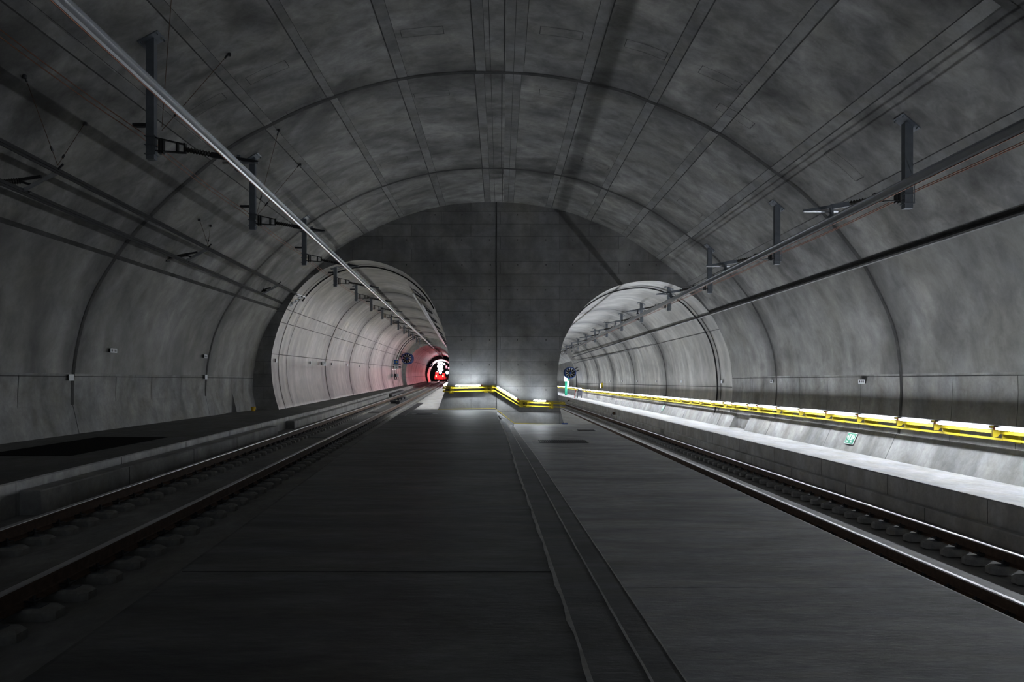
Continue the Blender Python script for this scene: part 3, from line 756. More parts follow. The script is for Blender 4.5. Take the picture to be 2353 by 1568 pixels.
stay(P(372, 292, 15.5), (398, -60), 'thin brown stay wire rising from the largest left post to the top edge')
stay(P(372, 300, 15.6), (527, 122), 'thin stay wire from the largest left post to the vault on its right')
stay(P(590, 492, 23.2), (641, 297), 'thin stay wire from the second left post, steeper one')
stay(P(592, 494, 23.2), (690, 376), 'thin stay wire from the second left post, flatter one')

# feeder bars on the left wall with insulated arms
fu = lambda d: -7.3-.045*d; fl = lambda d: -7.9-.045*d
fzu = lambda d: ZC+3.77+.0013*d; fzl = lambda d: ZC+3.40+.0005*d
def fbar(xf, zf, ds, lab, mat='black', w=.042):
    a = MB(); a.prism([(-w, -.02), (-.01, -.02), (-.01, -.06), (.01, -.06), (.01, -.02), (w, -.02), (w, .0), (.01, .0), (.01, .05), (-.01, .05), (-.01, 0), (-w, 0)], [(xf(d), d, zf(d)) for d in ds])
    return tag(a.build('feeder_bar', M[mat]), lab, 'feeder bar')
fbar(fu, fzu, [Y0, 0, 10, 20, 30, 37.8], 'upper of two dark feeder bars along the left vault')
fbar(fl, fzl, [Y0, 0, 10, 20, 30, 37.8], 'lower of two dark feeder bars along the left vault')
for d, lab in ((15.4, 'nearest insulated bracket arm holding the left feeder bars'), (24.5, 'middle insulated bracket arm holding the left feeder bars'), (33.9, 'farthest insulated bracket arm holding the left feeder bars')):
    xu, zu_, xw, zw = fu(d), fzu(d), fl(d), fzl(d)
    e = empty('feeder_bracket', (xw, d, zw), lab, 'bracket', 'feeder bracket arms')
    # wall point at that height
    wx = None
    for p, q in zip(ALL, ALL[1:]):
        if p[0] < 0 and p[1] <= zw+.1 <= q[1]: wx = p[0]; break
    L_ = wx-xw
    ux, uz = xu-xw, zu_-zw
    a = MB(); a.bar((.0, -.03, .03), (ux, -.03, uz-.05), .05, .05); a.bar((-.05, .05, .06), (ux-.1, .05, uz-.02), .02, .03); a.build('cross_piece', M['alu'], e)
    a = MB(); pts = []; rr = []
    for i in range(21):
        t = .2+.45*i/20; pts.append((L_*t+.1, 0, .22-.1*t)); rr.append(.035 if i % 2 else .06)
    a.tube(pts, rr, 10); a.build('insulator', M['insul'], e)
    a = MB(); a.bar((.3, 0, .28), (L_*.2+.1, 0, .22), .04, .05); a.bar((.15, 0, .12), (L_*.2+.1, 0, .19), .04, .04); a.build('arm', M['dark'], e)
    a = MB(); a.bar((L_*.65+.1, 0, .16), (L_-.02, 0, .1), .06, .06); a.box((L_-.03, -.1, 0), (L_+.02, .1, .3)); a.build('wall_mount', M['dark'], e)
    a = MB(); a.tube([(ux, 0, uz+.02), (ux+.1, 0, uz+.12)], .02, 6); a.tube([(0, .12, .02), (0, .2, .03)], .03, 6); a.build('bar_clamp', M['dark'], e)
stay((fu(15.4), 15.4, fzu(15.4)+.1), (56, 172), 'faint stay wire above the nearest left feeder bracket, left one')
stay((fu(15.4), 15.4, fzu(15.4)+.1), (196, 281), 'faint stay wire above the nearest left feeder bracket, right one')
stay((fu(24.5), 24.5, fzu(24.5)+.1), (458, 503), 'faint stay wire above the middle left feeder bracket, left one')
stay((fu(24.5), 24.5, fzu(24.5)+.1), (484, 517), 'faint stay wire above the middle left feeder bracket, right one')
# terminal on the mouth of the left tube
e = empty('feeder_terminal', P(679, 694, 38.0), 'white insulator terminal joining the left feeder bars at the tube mouth', 'terminal')
o_ = Vector(e.location)
a = MB()
for t in (.15, .38, .62, .85):
    p = P(663+30*t, 706-24*t, 37.8)-o_; a.tube([p+Vector((-.05, -.07, 0)), p+Vector((.05, .05, .03))], .045, 8)
a.build('insulator', M['white'], e)
a = MB(); a.bar(P(661, 707, 37.9)-o_, P(695, 681, 37.9)-o_, .05, .06); a.build('rail_plate', M['black'], e)
a = MB(); a.tube([Vector((fu(37.4), 37.4, fzu(37.4)))-o_, P(693, 680, 38)-o_, P(702, 683, 38.3)-o_], .02, 6); a.tube([Vector((fl(37.4), 37.4, fzl(37.4)))-o_, P(664, 705, 38)-o_, P(676, 708, 38.3)-o_], .02, 6); a.build('lead', M['alu'], e)
# black cable round the rim of the left and right tube mouths
def rim_cable(prof, ax, d, s0, s1, lab, off=.05, r=.035):
    S = arc(prof); pts = []; ox, oz = ax(d); n = 50
    for i in range(n+1):
        (x, z), (nx, nz) = at_arc(prof, S, S[-1]*(s0+(s1-s0)*i/n)); pts.append((x+nx*off+ox, d, z+nz*off+oz))
    wire('rim_cable', pts, r, M['black'], lab, 'cable')
rim_cable(LP, axL, 39.4, .33, .69, 'black cable curving round the top of the left tube mouth')
rim_cable(RP, axR, 39.9, .12, .94, 'black cable ring just inside the right tube mouth')
# feeder bars on the right wall
def rbar(xt, zt, r, lab): wire('feeder_cable', [(xt(d), d, ZC+zt(d)) for d in (Y0, 0, 10, 20, 30, 37, 45, 55, 65, 75, 85, 95, 104)], r, M['black'], lab, 'cable', 8)
rbar(lambda d: 9.22 if d < D else 9.22-.006*(d-D), lambda d: 2.98-.0012*d, .055, 'upper thick black cable running along the right wall')
rbar(lambda d: 9.72 if d < D else 9.72-.006*(d-D), lambda d: 2.42-.0018*d, .036, 'lower thinner black cable running along the right wall')
for i, d in enumerate((20.7, 30.2, 40.3, 50.5, 61, 71)):
    lab = ['nearest cable clamp rail between the two right wall cables', 'second cable clamp rail between the two right wall cables', 'cable clamp rail at the right tube mouth'][i] if i < 3 else 'small cable clamp rail on the wall inside the right tube'
    e = empty('clamp_rail', (9.45, d, ZC+2.7), lab, 'clamp rail', 'clamp rails between the right wall cables')
    a = MB(); a.tube([(-.12, 0, .22), (.2, .03, -.18)], .022, 6); a.tube([(-.12, .1, .22), (.2, .13, -.18)], .022, 6); a.build('rod_pair', M['dark'], e)
    a = MB()
    for t in (.1, .85): a.box((-.14+.32*t, -.05, .2-.4*t), (-.09+.32*t, .2, .235-.4*t))
    a.build('clip', M['black'], e)
# feeder bars inside the left tube, upper right
fbar(lambda d: -2.55-.045*d, lambda d: ZC+4.18+.0077*d, [44, 60, 80, 100, 118, 150], 'silvery feeder bar high on the right side of the left tube, upper one', 'alu', .05)
fbar(lambda d: -2.15-.045*d, lambda d: ZC+3.72+.0077*d, [46, 60, 80, 100, 118, 150], 'silvery feeder bar high on the right side of the left tube, lower one', 'alu', .05)
for i in range(9):
    d = 45+i*9.5; a = MB(); a.bar((-2.5-.045*d, d, ZC+4.25+.0077*d), (-1.9-.045*d, d+.1, ZC+3.85+.0077*d), .06, .08); a.bar((-2.5-.045*d, d-.6, ZC+4.4+.0077*d), (-1.95-.045*d, d+.1, ZC+3.95+.0077*d), .03, .05)
    tag(a.build('feeder_bracket', M['dark']), 'dark bracket arm holding the feeder bars on the right of the left tube', 'bracket', 'feeder arms in the left tube')

# ------------------------------------------------------------------ lit handrail on the right wall
HX = 9.72
def hz(d): return ZC-.89-.0016*min(d, 100)+(.12 if d > 100 else 0)
br = [1.1, 3.3, 5.5, 7.7, 9.9, 12.1, 14.3, 16.52, 18.75, 20.5, 22.78, 24.98, 27.2, 29.4, 31.66, 32.86, 35.1, 36.4, 38.6]
while br[-1] < 96: br.append(br[-1]+2.2)
while br[-1] < 160: br.append(br[-1]+2.2)
e = empty('handrail', (HX, 0, zwr(0)), 'long yellow handrail with lamps along the right wall', 'handrail'); o_ = Vector(e.location)
a = MB(); ds = [-8, 0, 20, 40, 60, 80, 99.9, 100.1, 120, 160]
a.prism([(-.06, -.118), (0, -.118), (0, -.05), (-.06, -.05)], [(0, d, hz(d)-o_.z) for d in ds]); a.build('upper_rail', M['yellow'], e)
a = MB(); a.prism([(.0, -.248), (.04, -.248), (.04, -.205), (.0, -.205)], [(0, d, hz(d)-o_.z) for d in ds]); a.build('lower_rail', M['yellow'], e)
a = MB(); a.prism([(-.180, -.03), (-.175, -.03), (-.175, .058), (-.180, .058)], [(0, d, hz(d)-o_.z) for d in ds]); a.build('light_shield', M['dark'], e)  # dark plate added behind the lamps to keep light off the wall
a = MB(); a.prism([(-.172, .03), (.02, .03), (.02, .042), (-.172, .042)], [(0, d, hz(d)-o_.z) for d in ds]); a.build('top_channel', M['yellow'], e)
bk = MB()
bk.box((-.25, -.02, .0), (.02, .02, .045)); bk.prism([(-.2, -.17), (-.1, -.17), (-.04, -.1), (.0, -.04), (.0, .04), (-.2, .04)], [(0, -.02, 0), (0, .02, 0)])
bk.box((.0, -.015, -.24), (.36, .015, -.02)); bk.box((.3, -.1, -.31), (.33, .1, -.02))
bme = mesh_of((bk, M['yellow']), 'bracket')
for d in [x for x in br if x < 160]:
    b = bpy.data.objects.new('bracket', bme); COL.objects.link(b); b.parent = e; b.location = (0, d, hz(d)-o_.z)
lens = {}
def lamp_mesh(L, mt):
    L = (round(L, 2), mt)
    if L not in lens:
        key = L; L = L[0]
        a = MB(); a.tube([(0, -L/2, 0), (0, -L/2+.05, 0), (0, L/2-.05, 0), (0, L/2, 0)], [.018, .03, .03, .018], 8); t = mesh_of((a, M[mt]), 'lamp_tube')
        a = MB(); a.box((-.03, L/2+.005, -.03), (.03, L/2+.1, .02)); c = mesh_of((a, M['orange']), 'end_cap')
        lens[key] = (t, c); L = key
    return lens[L]
LGR = 'tube lamps on the right wall handrail'
def lamp(x, d, z, L, lab, grp, rot=(0, 0, 0), mt='lamp'):
    e = empty('tube_lamp', (x, d, z), lab, 'lamp', grp, rot)
    t, c = lamp_mesh(L, mt)
    for nm, me in (('lamp_tube', t), ('end_cap', c)):
        o = bpy.data.objects.new(nm, me); COL.objects.link(o); o.parent = e
bb = [x for x in br if x > 5]
for a_, b_ in zip(bb, bb[1:]):
    L = b_-a_-.42; m = (a_+b_)/2
    near = {15.41: 'lit tube lamp on the right handrail, cut off by the right edge of the picture', 17.64: 'longest lit tube lamp, nearest complete one on the right handrail', 19.62: 'lit tube lamp, second complete one from the right edge on the right handrail', 21.64: 'lit tube lamp on the right handrail just below the nearest visible wall joint ring', 23.88: 'lit tube lamp on the right handrail directly above the near green escape sign', 26.09: 'lit tube lamp on the right handrail, just left of the near escape sign'}
    lab = 'short lit tube lamp on the right handrail between close brackets' if L < 1.1 else 'lit white tube lamp in the receding row on the right wall handrail'
    for q, tx_ in near.items():
        if abs(q-m) < .15: lab = tx_
    lamp(HX-.22, m, hz(m), L, lab, LGR if L > 1.1 else 'short tube lamps on the right wall handrail')

# ------------------------------------------------------------------ lit handrail on the pillar
yh = D-.28
def pill(px, py): return P(px, py, yh)
e = PH = empty('handrail', (0, 0, 0), 'yellow handrail stepping down across the central pillar', 'handrail'); o_ = Vector((0, 0, 0))
top = [(1018, 889), (1137, 886.5), (1192, 920.5), (1298, 925)]
for nm, dy, w, h, oy in (('upper_rail', 3.6, .05, .06, 0), ('lower_rail', 11.5, .04, .045, .09), ('top_channel', 0, .04, .025, .04)):
    a = MB(); pts = [pill(x, y+dy)-o_+Vector((0, oy, 0)) for x, y in top]
    for p, q in zip(pts, pts[1:]): a.bar(p, q, w, h)
    p0, p1 = pts[0], pts[-1]
    a.bar(p0, p0+Vector((.1, .45, 0)), h, w); a.bar(p1, p1+Vector((-.15, .45, 0)), h, w)
    a.build(nm, M['yellow'], e)
for x in (1036, 1117, 1130, 1197.5, 1211.5, 1267):
    y = 889-(x-1018)*.021 if x < 1137 else 920.5+(x-1192)*.042
    a = MB(); p = pill(x, y)-o_
    a.box((p.x-.1, p.y+.24, p.z-.31), (p.x+.1, p.y+.275, p.z-.02)); a.box((p.x-.02, p.y-.11, p.z-.16), (p.x+.02, p.y+.25, p.z-.0)); a.box((p.x-.02, p.y+.05, p.z-.27), (p.x+.02, p.y+.25, p.z-.1))
    a.build('bracket', M['yellow'], e)
for (x0, y0, x1, y1, lab) in ((1047, 886.8, 1104, 886.0, 'lit tube lamp on the level left part of the pillar handrail'), (1143, 889.5, 1187.5, 917, 'lit tube lamp on the sloping part of the pillar handrail'), (1226, 920.6, 1254, 921.4, 'short lit tube lamp on the level right part of the pillar handrail')):
    p, q = pill(x0, y0), pill(x1, y1); v = q-p; L = v.length; m = (p+q)/2
    rot = Vector((0, 1, 0)).rotation_difference(v.normalized()).to_euler()
    lamp(m.x, m.y-.13, m.z, L, lab, None, rot, 'lampp')
    a = MB(); up_ = Vector((0, 0, .016)); a.bar(p-v*.05+Vector((0, -.085, -.004)), q+v*.05+Vector((0, -.085, -.004)), .005, .05); a.build('light_shield', M['dark'], PH)  # dark strip added behind each lamp to shield the pillar wall
# red lamps added out of sight to tint the left tube pink
for d, pw in ((108, 70), (128, 140), (146, 150), (164, 150), (180, 35)):
    x = lwall(d, ZC+1.5) if 0 else xl(d)+2.35; z = zl(d)+2.6
    a = MB(); a.box((-.12, 0, -.2), (.12, .12, .2)); a.tube([(0, -.08, 0), (0, .02, 0)], .09, 12, 1)
    o = a.build('added_red_lamp', [M['dark'], M['redglow']]); o.location = (x, d, z); tag(o, 'added unseen red lamp giving the pink light deep in the left tube', 'added lamp', 'added red lamps')
    light('POINT', (x-.1, d-.35, z), pw*.9, (1, .36, .44), .1)  # unseen point light added for the pink tint
# handrail continuing into the left tube behind the pillar
hxl = lambda d: -2.5-.045*(d-D)-(.00017*(d-150)**2 if d > 150 else 0)
hzl = lambda d: zup(d)+1.08
e = empty('handrail', (hxl(38), 38, zup(38)), 'yellow handrail going into the left tube beside the pillar', 'handrail'); o_ = Vector(e.location)
a = MB(); ds = [38, 45, 60, 80, 110, 150]
for w0, z0, z1 in ((.0, -.14, -.07), (.02, -.3, -.25)):
    a.prism([(-.03-w0, z0), (.03-w0, z0), (.03-w0, z1), (-.03-w0, z1)], [(hxl(d)-o_.x, d-o_.y, hzl(d)-o_.z) for d in ds])
a.build('rail_pair', M['yellow'], e)
d = 39.3
while d < 186:
    st = 2.2 if d < 75 else 4.4
    lamp(hxl(d), d, hzl(d), st-.42, 'lit tube lamp on the handrail inside the left tube', 'tube lamps inside the left tube', (0, 0, .045), 'lampl' if d < 115 else 'lampp'); d += st

# ------------------------------------------------------------------ signs and plates
def sign_plate(name, loc, w, h, lab, cat, rz, marks=None, mat='white', grp=None, tilt=0):
    """thin plate facing local -x ; width along y, height along z"""
    e = empty(name, loc, lab, cat, grp, (0, tilt, rz))
    a = MB(); a.box((-.012, -w/2, -h/2), (0, w/2, h/2)); pnl = a.build('panel', M[mat], e)
    a = MB(); a.box((0, -w/2+.01, -h/2+.01), (.03, w/2-.01, h/2-.01)); a.build('backing', M['black'], e)
    if marks:
        a = MB()
        for (y0, z0, y1, z1) in marks: a.box((-.014, min(y0, y1)*w, z0*h), (-.0125, max(y0, y1)*w, z1*h))
        a.build('digits', M['ink'], pnl)
    return e
mk = [(-.38, -.25, -.18, .25), (-.08, -.25, .06, .25), (.18, -.25, .36, .25)]
def wall_x(z, side):
    pts = [p for p in ALL if (p[0] > 0) == (side > 0)]
    for p, q in zip(pts, pts[1:]):
        if (p[1]-z)*(q[1]-z) <= 0 and abs(p[1]-q[1]) > 1e-6: return p[0]+(q[0]-p[0])*(z-p[1])/(q[1]-p[1])
for i, (px, py, w, h) in enumerate([(1986, 877.5, .42, .115), (1777, 878.5, .3, .115)]):
    z = ZC-.03; x = wall_x(z, 1); d = x*F/(px-VX)
    sign_plate('number_plate', (x-.07, d, z), w, .115, ['small white number plate on the right wall, nearer the camera', 'small white number plate on the right wall, farther one before the tube'][i], 'plate', 0, mk)
for k, d in enumerate((39.0, 47.6, 55.2, 62.8, 70.4, 78)):
    x = wall_x(ZC-.04, 1)-.25+.0*d
    r = None
    pts = [(a+axR(d)[0], b+axR(d)[1]) for a, b in RP]
    for p, q in zip(pts, pts[1:]):
        if p[0] > 8 and (p[1]-ZC)*(q[1]-ZC) <= 0: r = p[0]
    sign_plate('number_plate', (r-.07, d, ZC-.06), .26, .13, 'small white number plate in the row inside the right tube', 'plate', 0, grp='number plates in the right tube')
for i, (px, py, w, h, lab) in enumerate([(255, 806, .4, .12, 'white number plate on the left wall, upper one nearest the camera'), (468, 819.5, .3, .13, 'white number plate on the left wall just before the second joint ring'), (157, 868, .24, .16, 'blank pale plate on the left wall beside the first joint ring'), (469, 867, .24, .17, 'blank pale plate on the left wall beside the second joint ring')]):
    ang = (VY-py)/(VX-px); z = ZC+ang*10.85; x = wall_x(z, -1); d = -x*F/(VX-px); z = ZC+(VY-py)/F*d
    sign_plate('number_plate', (x+.07, d, z), w, h, lab, 'plate', math.pi, mk if i < 2 else None)
def lwall(d, z):
    pts = [(a+axL(d)[0], b+axL(d)[1]) for a, b in LP]
    for p, q in zip(pts, pts[1:]):
        if (p[1]-z)*(q[1]-z) <= 0: return p[0]+(q[0]-p[0])*(z-p[1])/(q[1]-p[1]+1e-9)
for k, (px, py, d) in enumerate(((636, 829, 38.2), (711, 834, 47), (760, 837, 54.5), (797, 839, 62), (822, 842, 69.5), (842, 845, 77))):
    z = ZC+(VY-py)/F*d; x = lwall(d, z)
    sign_plate('number_plate', (x+.07, d, z), .22, .17, 'small white number plate in the row on the left tube wall' if k else 'small white number plate at the rim of the left tube', 'plate', math.pi, grp='number plates in the left tube')
# distance board 227
z = P(741, 836, 50.5).z; x = lwall(50.5, z)
e = empty('distance_board', (x+.22, 50.5, z), 'square white distance board reading 227 on the left tube wall', 'sign', None, (0, 0, .75))
a = MB(); a.box((-.12, -.01, -.14), (.12, .005, .14)); a.build('panel', M['white'], e)
a = MB(); a.box((-.22, .005, -.08), (-.1, .03, .08)); a.build('wall_bracket', M['dark'], e)
text_mesh('digits', '227', .125, M['ink'], e, (0, -.013, .06), (math.pi/2, 0, 0)); text_mesh('digits', '0', .1, M['ink'], e, (-.07, -.013, -.06), (math.pi/2, 0, 0))
# green escape signs on the wall foot
def escape_sign(d, lab, w=.60, h=.34):
    x = 9.78+.17; z = zwr(d)+.36
    e = empty('escape_route_sign', (x-.03, d, z), lab, 'sign', None, (0, math.radians(25), 0))
    a = MB(); a.box((-.008, -w/2, -h/2), (.0, w/2, h/2)); a.build('border', M['white'], e)
    a = MB(); a.box((-.012, -w/2+.018, -h/2+.014), (-.007, w/2-.018, h/2-.014)); a.build('panel', M['green'], e)
    a = MB()
    def pic(poly): a.add([(-.0125, -u, v) for u, v in poly]+[(-.0135, -u, v) for u, v in poly], [tuple(range(len(poly))), tuple(range(len(poly), 2*len(poly)))[::-1]]+[(i, (i+1) % len(poly), len(poly)+(i+1) % len(poly), len(poly)+i) for i in range(len(poly))])
    for s in (-1, 1):
        pic([(s*-.255, .035), (s*-.17, .10), (s*-.17, .06), (s*-.145, .06), (s*-.145, .01), (s*-.17, .01), (s*-.17, -.03)])
        pic([(s*-.115, .12), (s*-.035, .12), (s*-.035, -.05), (s*-.115, -.05)])
    a.build('arrows', M['white'], e)
    a = MB()
    for s in (-1, 1):
        q = -s*.075
        a.box((-.0145, q-.014, .065), (-.0137, q+.014, .093)); a.box((-.0145, q-.012, .0), (-.0137, q+.012, .06)); a.box((-.0145, q-.026, -.035), (-.0137, q-.008, .0)); a.box((-.0145, q+.008, -.025), (-.0137, q+.026, .0)); a.box((-.0145, q-.03, .035), (-.0137, q+.03, .048))
    a.build('running_figures', M['green'], e)
    R = (math.pi/2, 0, -math.pi/2)
    text_mesh('distance_text', '115m', .075, M['white'], e, (-.0135, .14, -.105), R); text_mesh('distance_text', '75m', .075, M['white'], e, (-.0135, -.13, -.105), R)
escape_sign(24.15, 'green escape route sign with two arrows on the foot of the right wall')
escape_sign(52.0, 'small distant green escape sign on the wall foot inside the right tube')

# ------------------------------------------------------------------ jet fans
def fan(px, py, d, r, lab, wallx=None, L=2.4, blades=10):
    c = P(px, py, d); e = empty('jet_fan', c, lab, 'fan')
    a = MB(); n = 28
    for (r0, r1, y0, y1) in ((r, r*.88, 0, L),):
        vs = []
        for rr, y in ((r0, 0), (r0*1.0, L), (r1, L), (r1, 0)):
            vs += [(rr*math.cos(2*math.pi*i/n), y, rr*math.sin(2*math.pi*i/n)) for i in range(n)]
        fs = [(j*n+i, j*n+(i+1) % n, ((j+1) % 4)*n+(i+1) % n, ((j+1) % 4)*n+i) for j in range(4) for i in range(n)]
        a.add(vs, fs)
    for y in (.25, L*.5, L-.25): a.tube([(r*1.03*math.cos(2*math.pi*i/n), y, r*1.03*math.sin(2*math.pi*i/n)) for i in range(n+1)], .03, 5)
    a.build('casing', M['blue'], e)
    a = MB(); a.tube([(0, .12, 0), (0, .2, 0), (0, 1.0, 0)], [r*.1, r*.24, r*.24], 14); hub = a.build('hub', M['blue'], e)
    for k in range(blades):
        t = 2*math.pi*k/blades+.2; a = MB(); dx, dz = math.cos(t), math.sin(t); px_, pz_ = -dz, dx
        q = []
        for rr, w in ((.22, .06), (.86, .13)):
            for s in (-1, 1): q.append((dx*rr*r+px_*s*w*r, .35+s*.10, dz*rr*r+pz_*s*w*r))
        a.add(q+[(x, y+.03, z) for x, y, z in q], [(0, 1, 3, 2), (4, 6, 7, 5), (0, 4, 5, 1), (2, 3, 7, 6), (0, 2, 6, 4), (1, 5, 7, 3)])
        a.build('blade', M['black'], hub)
    if wallx:
        a = MB()
        for y in (.4, L-.4): a.bar((math.copysign(r*.9, wallx), y, .1), (wallx, y, .5), .08, .08); a.bar((math.copysign(r*.7, wallx), y, .6*r), (wallx, y, .9), .06, .06)
        a.build('mounting_arm', M['dark'], e)
    return e
fan(934.5, 824, 110, .68, 'blue jet fan with black blades on the left tube wall', -1.3)
fan(1311, 857, 106, .68, 'blue jet fan with black blades inside the right tube', 1.35)
fan(986, 837, 186, .58, 'dark jet fan deep in the left tube, left of the work train', -1.2)
fan(1025, 821, 186, .62, 'dark jet fan deep in the left tube, right of the work train', .5)

# signs and cabinets near the left fan
def bx(name, px0, py0, px1, py1, d, th, mat, lab, cat, extra=None):
    a = P(px0, py0, d); b = P(px1, py1, d)
    e = empty(name, ((a.x+b.x)/2, d, b.z), lab, cat); w = (b.x-a.x)/2; h = a.z-b.z
    m = MB(); m.box((-w, 0, 0), (w, th, h)); m.build('panel', M[mat], e, bevel=.01)
    return e, w, h
e, w, h = bx('direction_sign', 905.5, 827, 916, 837, 103, .06, 'signblue', 'blue direction board with a yellow arrow in the left tube', 'sign')
a = MB(); A_ = [(-.7, .12), (.05, .12), (.05, .4), (.75, 0), (.05, -.4), (.05, -.12), (-.7, -.12)]
pts = [(u*w, -.01, h/2+v*h*.75) for u, v in A_]; a.add(pts+[(x, -.02, z) for x, y, z in pts], [tuple(range(7)), tuple(range(7, 14))[::-1]]+[(i, (i+1) % 7, 7+(i+1) % 7, 7+i) for i in range(7)]); a.build('arrow', M['yellow'], e)
a = MB(); a.box((-w*1.7, .06, -.05), (w*1.9, .12, -.0)); a.box((-w*1.7, .06, -.4), (w*1.9, .12, -.3)); a.build('mounting_rail', M['black'], e)
e, w, h = bx('info_board', 905.8, 838, 915.8, 849, 103, .05, 'white', 'pale notice board directly under the blue direction board', 'sign')
a = MB()
for (u0, v0, u1, v1) in ((-.7, .35, -.3, .5), (-.1, .2, .3, .55), (-.6, .7, .5, .76)): a.box((u0*w, -.008, v0*h), (u1*w, 0, v1*h))
a.build('symbols', M['galv'], e)
a = MB()
for zz in (.2, .5, .8): a.box((-w*1.6, .05, h*zz), (w*2.0, .1, h*zz+.08))
a.build('mounting_rail', M['black'], e)
for (p0, p1, lab, mat) in ((893, 898.5, 'dark grey cabinet beside the walkway deep in the left tube', 'dark'), (899.3, 904, 'pale pink lit equipment panel, left one of two', 'white'), (905, 910.5, 'dark cabinet between the two pale panels in the left tube', 'dark'), (911.5, 916, 'pale pink lit equipment panel, right one of two', 'white')):
    e, w, h = bx('equipment_cabinet', p0, 859.5, p1, 867.3, 101, .2, mat, lab, 'cabinet')
    a = MB(); zb = zup(101)-e.location.z
    a.box((-w*.8, .05, zb), (-w*.6, .12, 0)); a.box((w*.6, .05, zb), (w*.8, .12, 0)); a.build('stand', M['dark'], e)
for px in (890, 896.2, 902.8, 907.8):
    p = P(px, 849.5, 100); a = MB(); a.tube([p, p+Vector((0, .05, 0))], .035, 8)
    tag(a.build('marker_lamp', M['stud']), 'tiny white marker lamp in the row beside the pale notice board', 'lamp', 'marker lamps in the left tube')
# pipe arches by the fan
for d, r in ((104, .05), (107, .05)):
    rim_cable(LP, axL, d, .12, .45, 'dark pipe arching up the left tube wall near the fan, %s' % ('nearer one' if d < 105 else 'farther one'), .12, r)

# ------------------------------------------------------------------ right tube furniture
p = P(1300.5, 903, 120)
e = empty('emergency_column', (p.x, p.y, zwr(120)), 'green emergency column with a bright lamp on top inside the right tube', 'column')
a = MB(); a.box((-.17, -.12, 0), (.17, .12, 2.0)); a.build('post', M['greenpost'], e, bevel=.02)
a = MB(); a.box((-.2, -.14, 2.0), (.2, .14, 2.72)); tag(a.build('lamp_head', M['flood'], e), 'glowing white lamp head')
e = empty('lamp_cluster', P(1306, 884, 121), 'small white lamps on the wall beside the green column', 'lamp')
a = MB(); a.box((-.15, .0, -.35), (.12, .12, .5)); a.build('housing', M['white'], e)
a = MB(); a.box((-.05, .0, .6), (.15, .1, 1.1)); a.build('green_panel', M['greenpost'], e)
p = P(1333, 913, 101)
e = empty('service_cart', (9.35, 101, zwr(101)), 'dark grey covered cart standing on the far right walkway', 'cart')
a = MB(); a.box((-.3, -.3, .25), (.3, .3, .7)); a.tube([(-.22, 0, .7), (-.1, 0, .95), (.12, 0, .92), (.25, 0, .7)], [.1, .2, .2, .08], 8); a.build('tarpaulin', M['cloth'], e, bevel=.05)
for sx in (-.25, .25):
    for sy in (-.25, .25): a = MB(); a.tube([(sx, sy, 0), (sx*.9, sy, .3)], .03, 6); a.build('leg', M['dark'], e)
a = MB(); a.tube([(-.62, 0, 0), (-.42, .0, 1.0)], .03, 6); a.build('push_bar', M['red'], e)
p = P(1386, 879, 84); e = empty('call_box', (p.x-.1, 84, ZC-.75), 'yellow call box on the wall inside the right tube', 'box')
a = MB(); a.box((-.14, -.1, 0), (.14, .1, .52)); a.build('housing', M['yellow'], e, bevel=.02)
a = MB(); a.box((-.18, -.06, .0), (-.142, .04, .42)); a.build('side_lamp', M['stud'], e)
a = MB(); a.tube([(.02, 0, .52), (.02, 0, .64)], .02, 6); a.build('conduit', M['galv'], e)
for (d, lab) in ((61, 'small brown box on the ledge beside the right rail'), (101, 'tiny dark box on the kerb deep in the right tube')):
    e = empty('junction_box', (XW-.08, d, zwr(d)-.42), lab, 'box')
    a = MB(); a.box((-.1, -.12, 0), (.06, .12, .2)); a.build('housing', M['rust'], e, bevel=.02); a = MB(); a.tube([(-.12, -.1, .12), (-.2, -.2, .02), (-.2, -.3, -.1)], .03, 6); a.build('hose', M['galv'], e)
# yellow bucket at the left wall
e = empty('bucket', (-10.4, 35.9, zup(35.9)), 'small yellow bucket by the foot of the left wall', 'bucket')
a = MB(); n = 16
prof = [(0, .0), (.075, 0), (.105, .17), (.11, .17), (.11, .185), (.098, .185), (.07, .01), (0, .01)]
vs = [(r*math.cos(2*math.pi*i/n), r*math.sin(2*math.pi*i/n), z) for r, z in prof for i in range(n)]
a.add(vs, [(j*n+i, j*n+(i+1) % n, (j+1)*n+(i+1) % n, (j+1)*n+i) for j in range(len(prof)-1) for i in range(n)]); a.build('pail', M['bucket'], e, smooth=False)
a = MB(); a.tube([(.11*math.cos(t), -.0, .17-.09*math.sin(t)) for t in [math.pi*i/8 for i in range(9)]], .004, 5); tag(a.build('handle', M['galv'], e), 'thin wire handle')

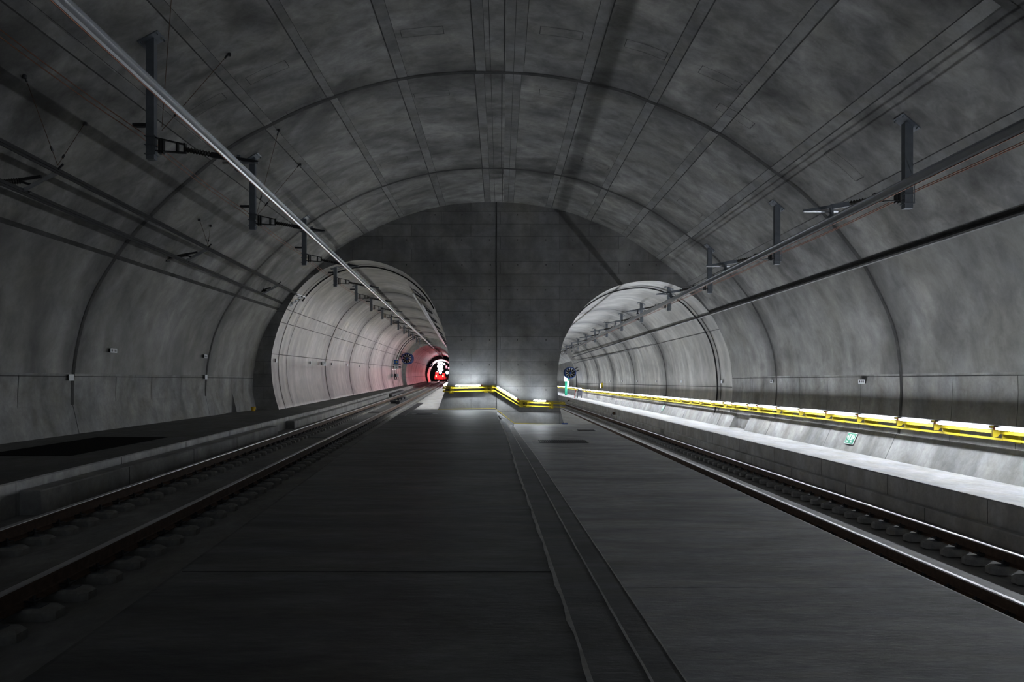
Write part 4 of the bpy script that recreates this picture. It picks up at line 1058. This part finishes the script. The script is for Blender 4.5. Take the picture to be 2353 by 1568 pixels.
# ------------------------------------------------------------------ work train deep in the left tube
dt = 215; tx = (1011-VX)/F*dt; tz = zl(dt)
e = empty('work_train', (tx, dt, tz), 'red rail wagon with glowing tail lights and white floodlights', 'train')
a = MB(); a.box((-1.35, 0, .35), (1.35, 12, 1.0)); a.box((-1.2, .2, 1.0), (-.4, .5, 2.2)); a.box((.6, .2, 1.0), (1.2, .5, 1.9)); a.box((-1.3, .0, 1.0), (1.3, .15, 1.35)); a.build('wagon_body', M['red'], e)
for sx in (-.75, .75):
    a = MB(); a.tube([(sx-.06, .8, .42), (sx+.06, .8, .42)], .42, 16); a.build('wheel', M['dark'], e)
    a = MB(); a.tube([(sx*1.15, -.45, .75), (sx*1.15, -.1, .75), (sx*1.15, 0, .75)], [.22, .22, .1], 12); a.build('buffer', M['dark'], e)
for sx in (-.95, .75):
    a = MB(); a.tube([(sx, -.1, 1.2), (sx, .0, 1.2)], .16, 12); tag(a.build('tail_light', M['lampw'], e), 'orange glowing tail light')
a = MB(); a.tube([(.1, .5, .9), (.1, .5, 4.9)], .06, 8); a.tube([(-.9, .5, 4.4), (1.2, .5, 4.4)], .05, 6); mast = a.build('mast', M['dark'], e)
for (sx, sz, r) in ((-.35, 4.4, .42), (.5, 4.5, .42), (-.45, 3.6, .45), (.45, 3.6, .5), (-.2, 2.8, .48), (.6, 2.8, .4), (.1, 2.1, .42), (1.3, 4.2, .3), (-.9, 2.2, .2)):
    a = MB(); a.tube([(sx*.8, .3, sz), (sx*.8, .4, sz)], r*.85, 14); tag(a.build('floodlight', M['flood'], mast), 'dazzling white floodlight')
p = P(1027.5, 856.5, 196); a = MB(); a.tube([p, p+Vector((0, .1, 0))], .36, 14); a.tube([p+Vector((0, .2, 0)), p+Vector((0, .2, -2.4))], .05, 6, 1)
tag(a.build('portable_floodlight', [M['flood'], M['dark']]), 'round white floodlight at the pillar edge in the left tube', 'lamp')
light('POINT', (tx-.9, dt-1.2, tz+1.2), 250, (1, .06, .08)); light('POINT', (tx+.75, dt-1.2, tz+1.2), 250, (1, .06, .08))
light('POINT', (tx, dt-.6, tz+3.6), 450, (.8, .9, 1), .5)
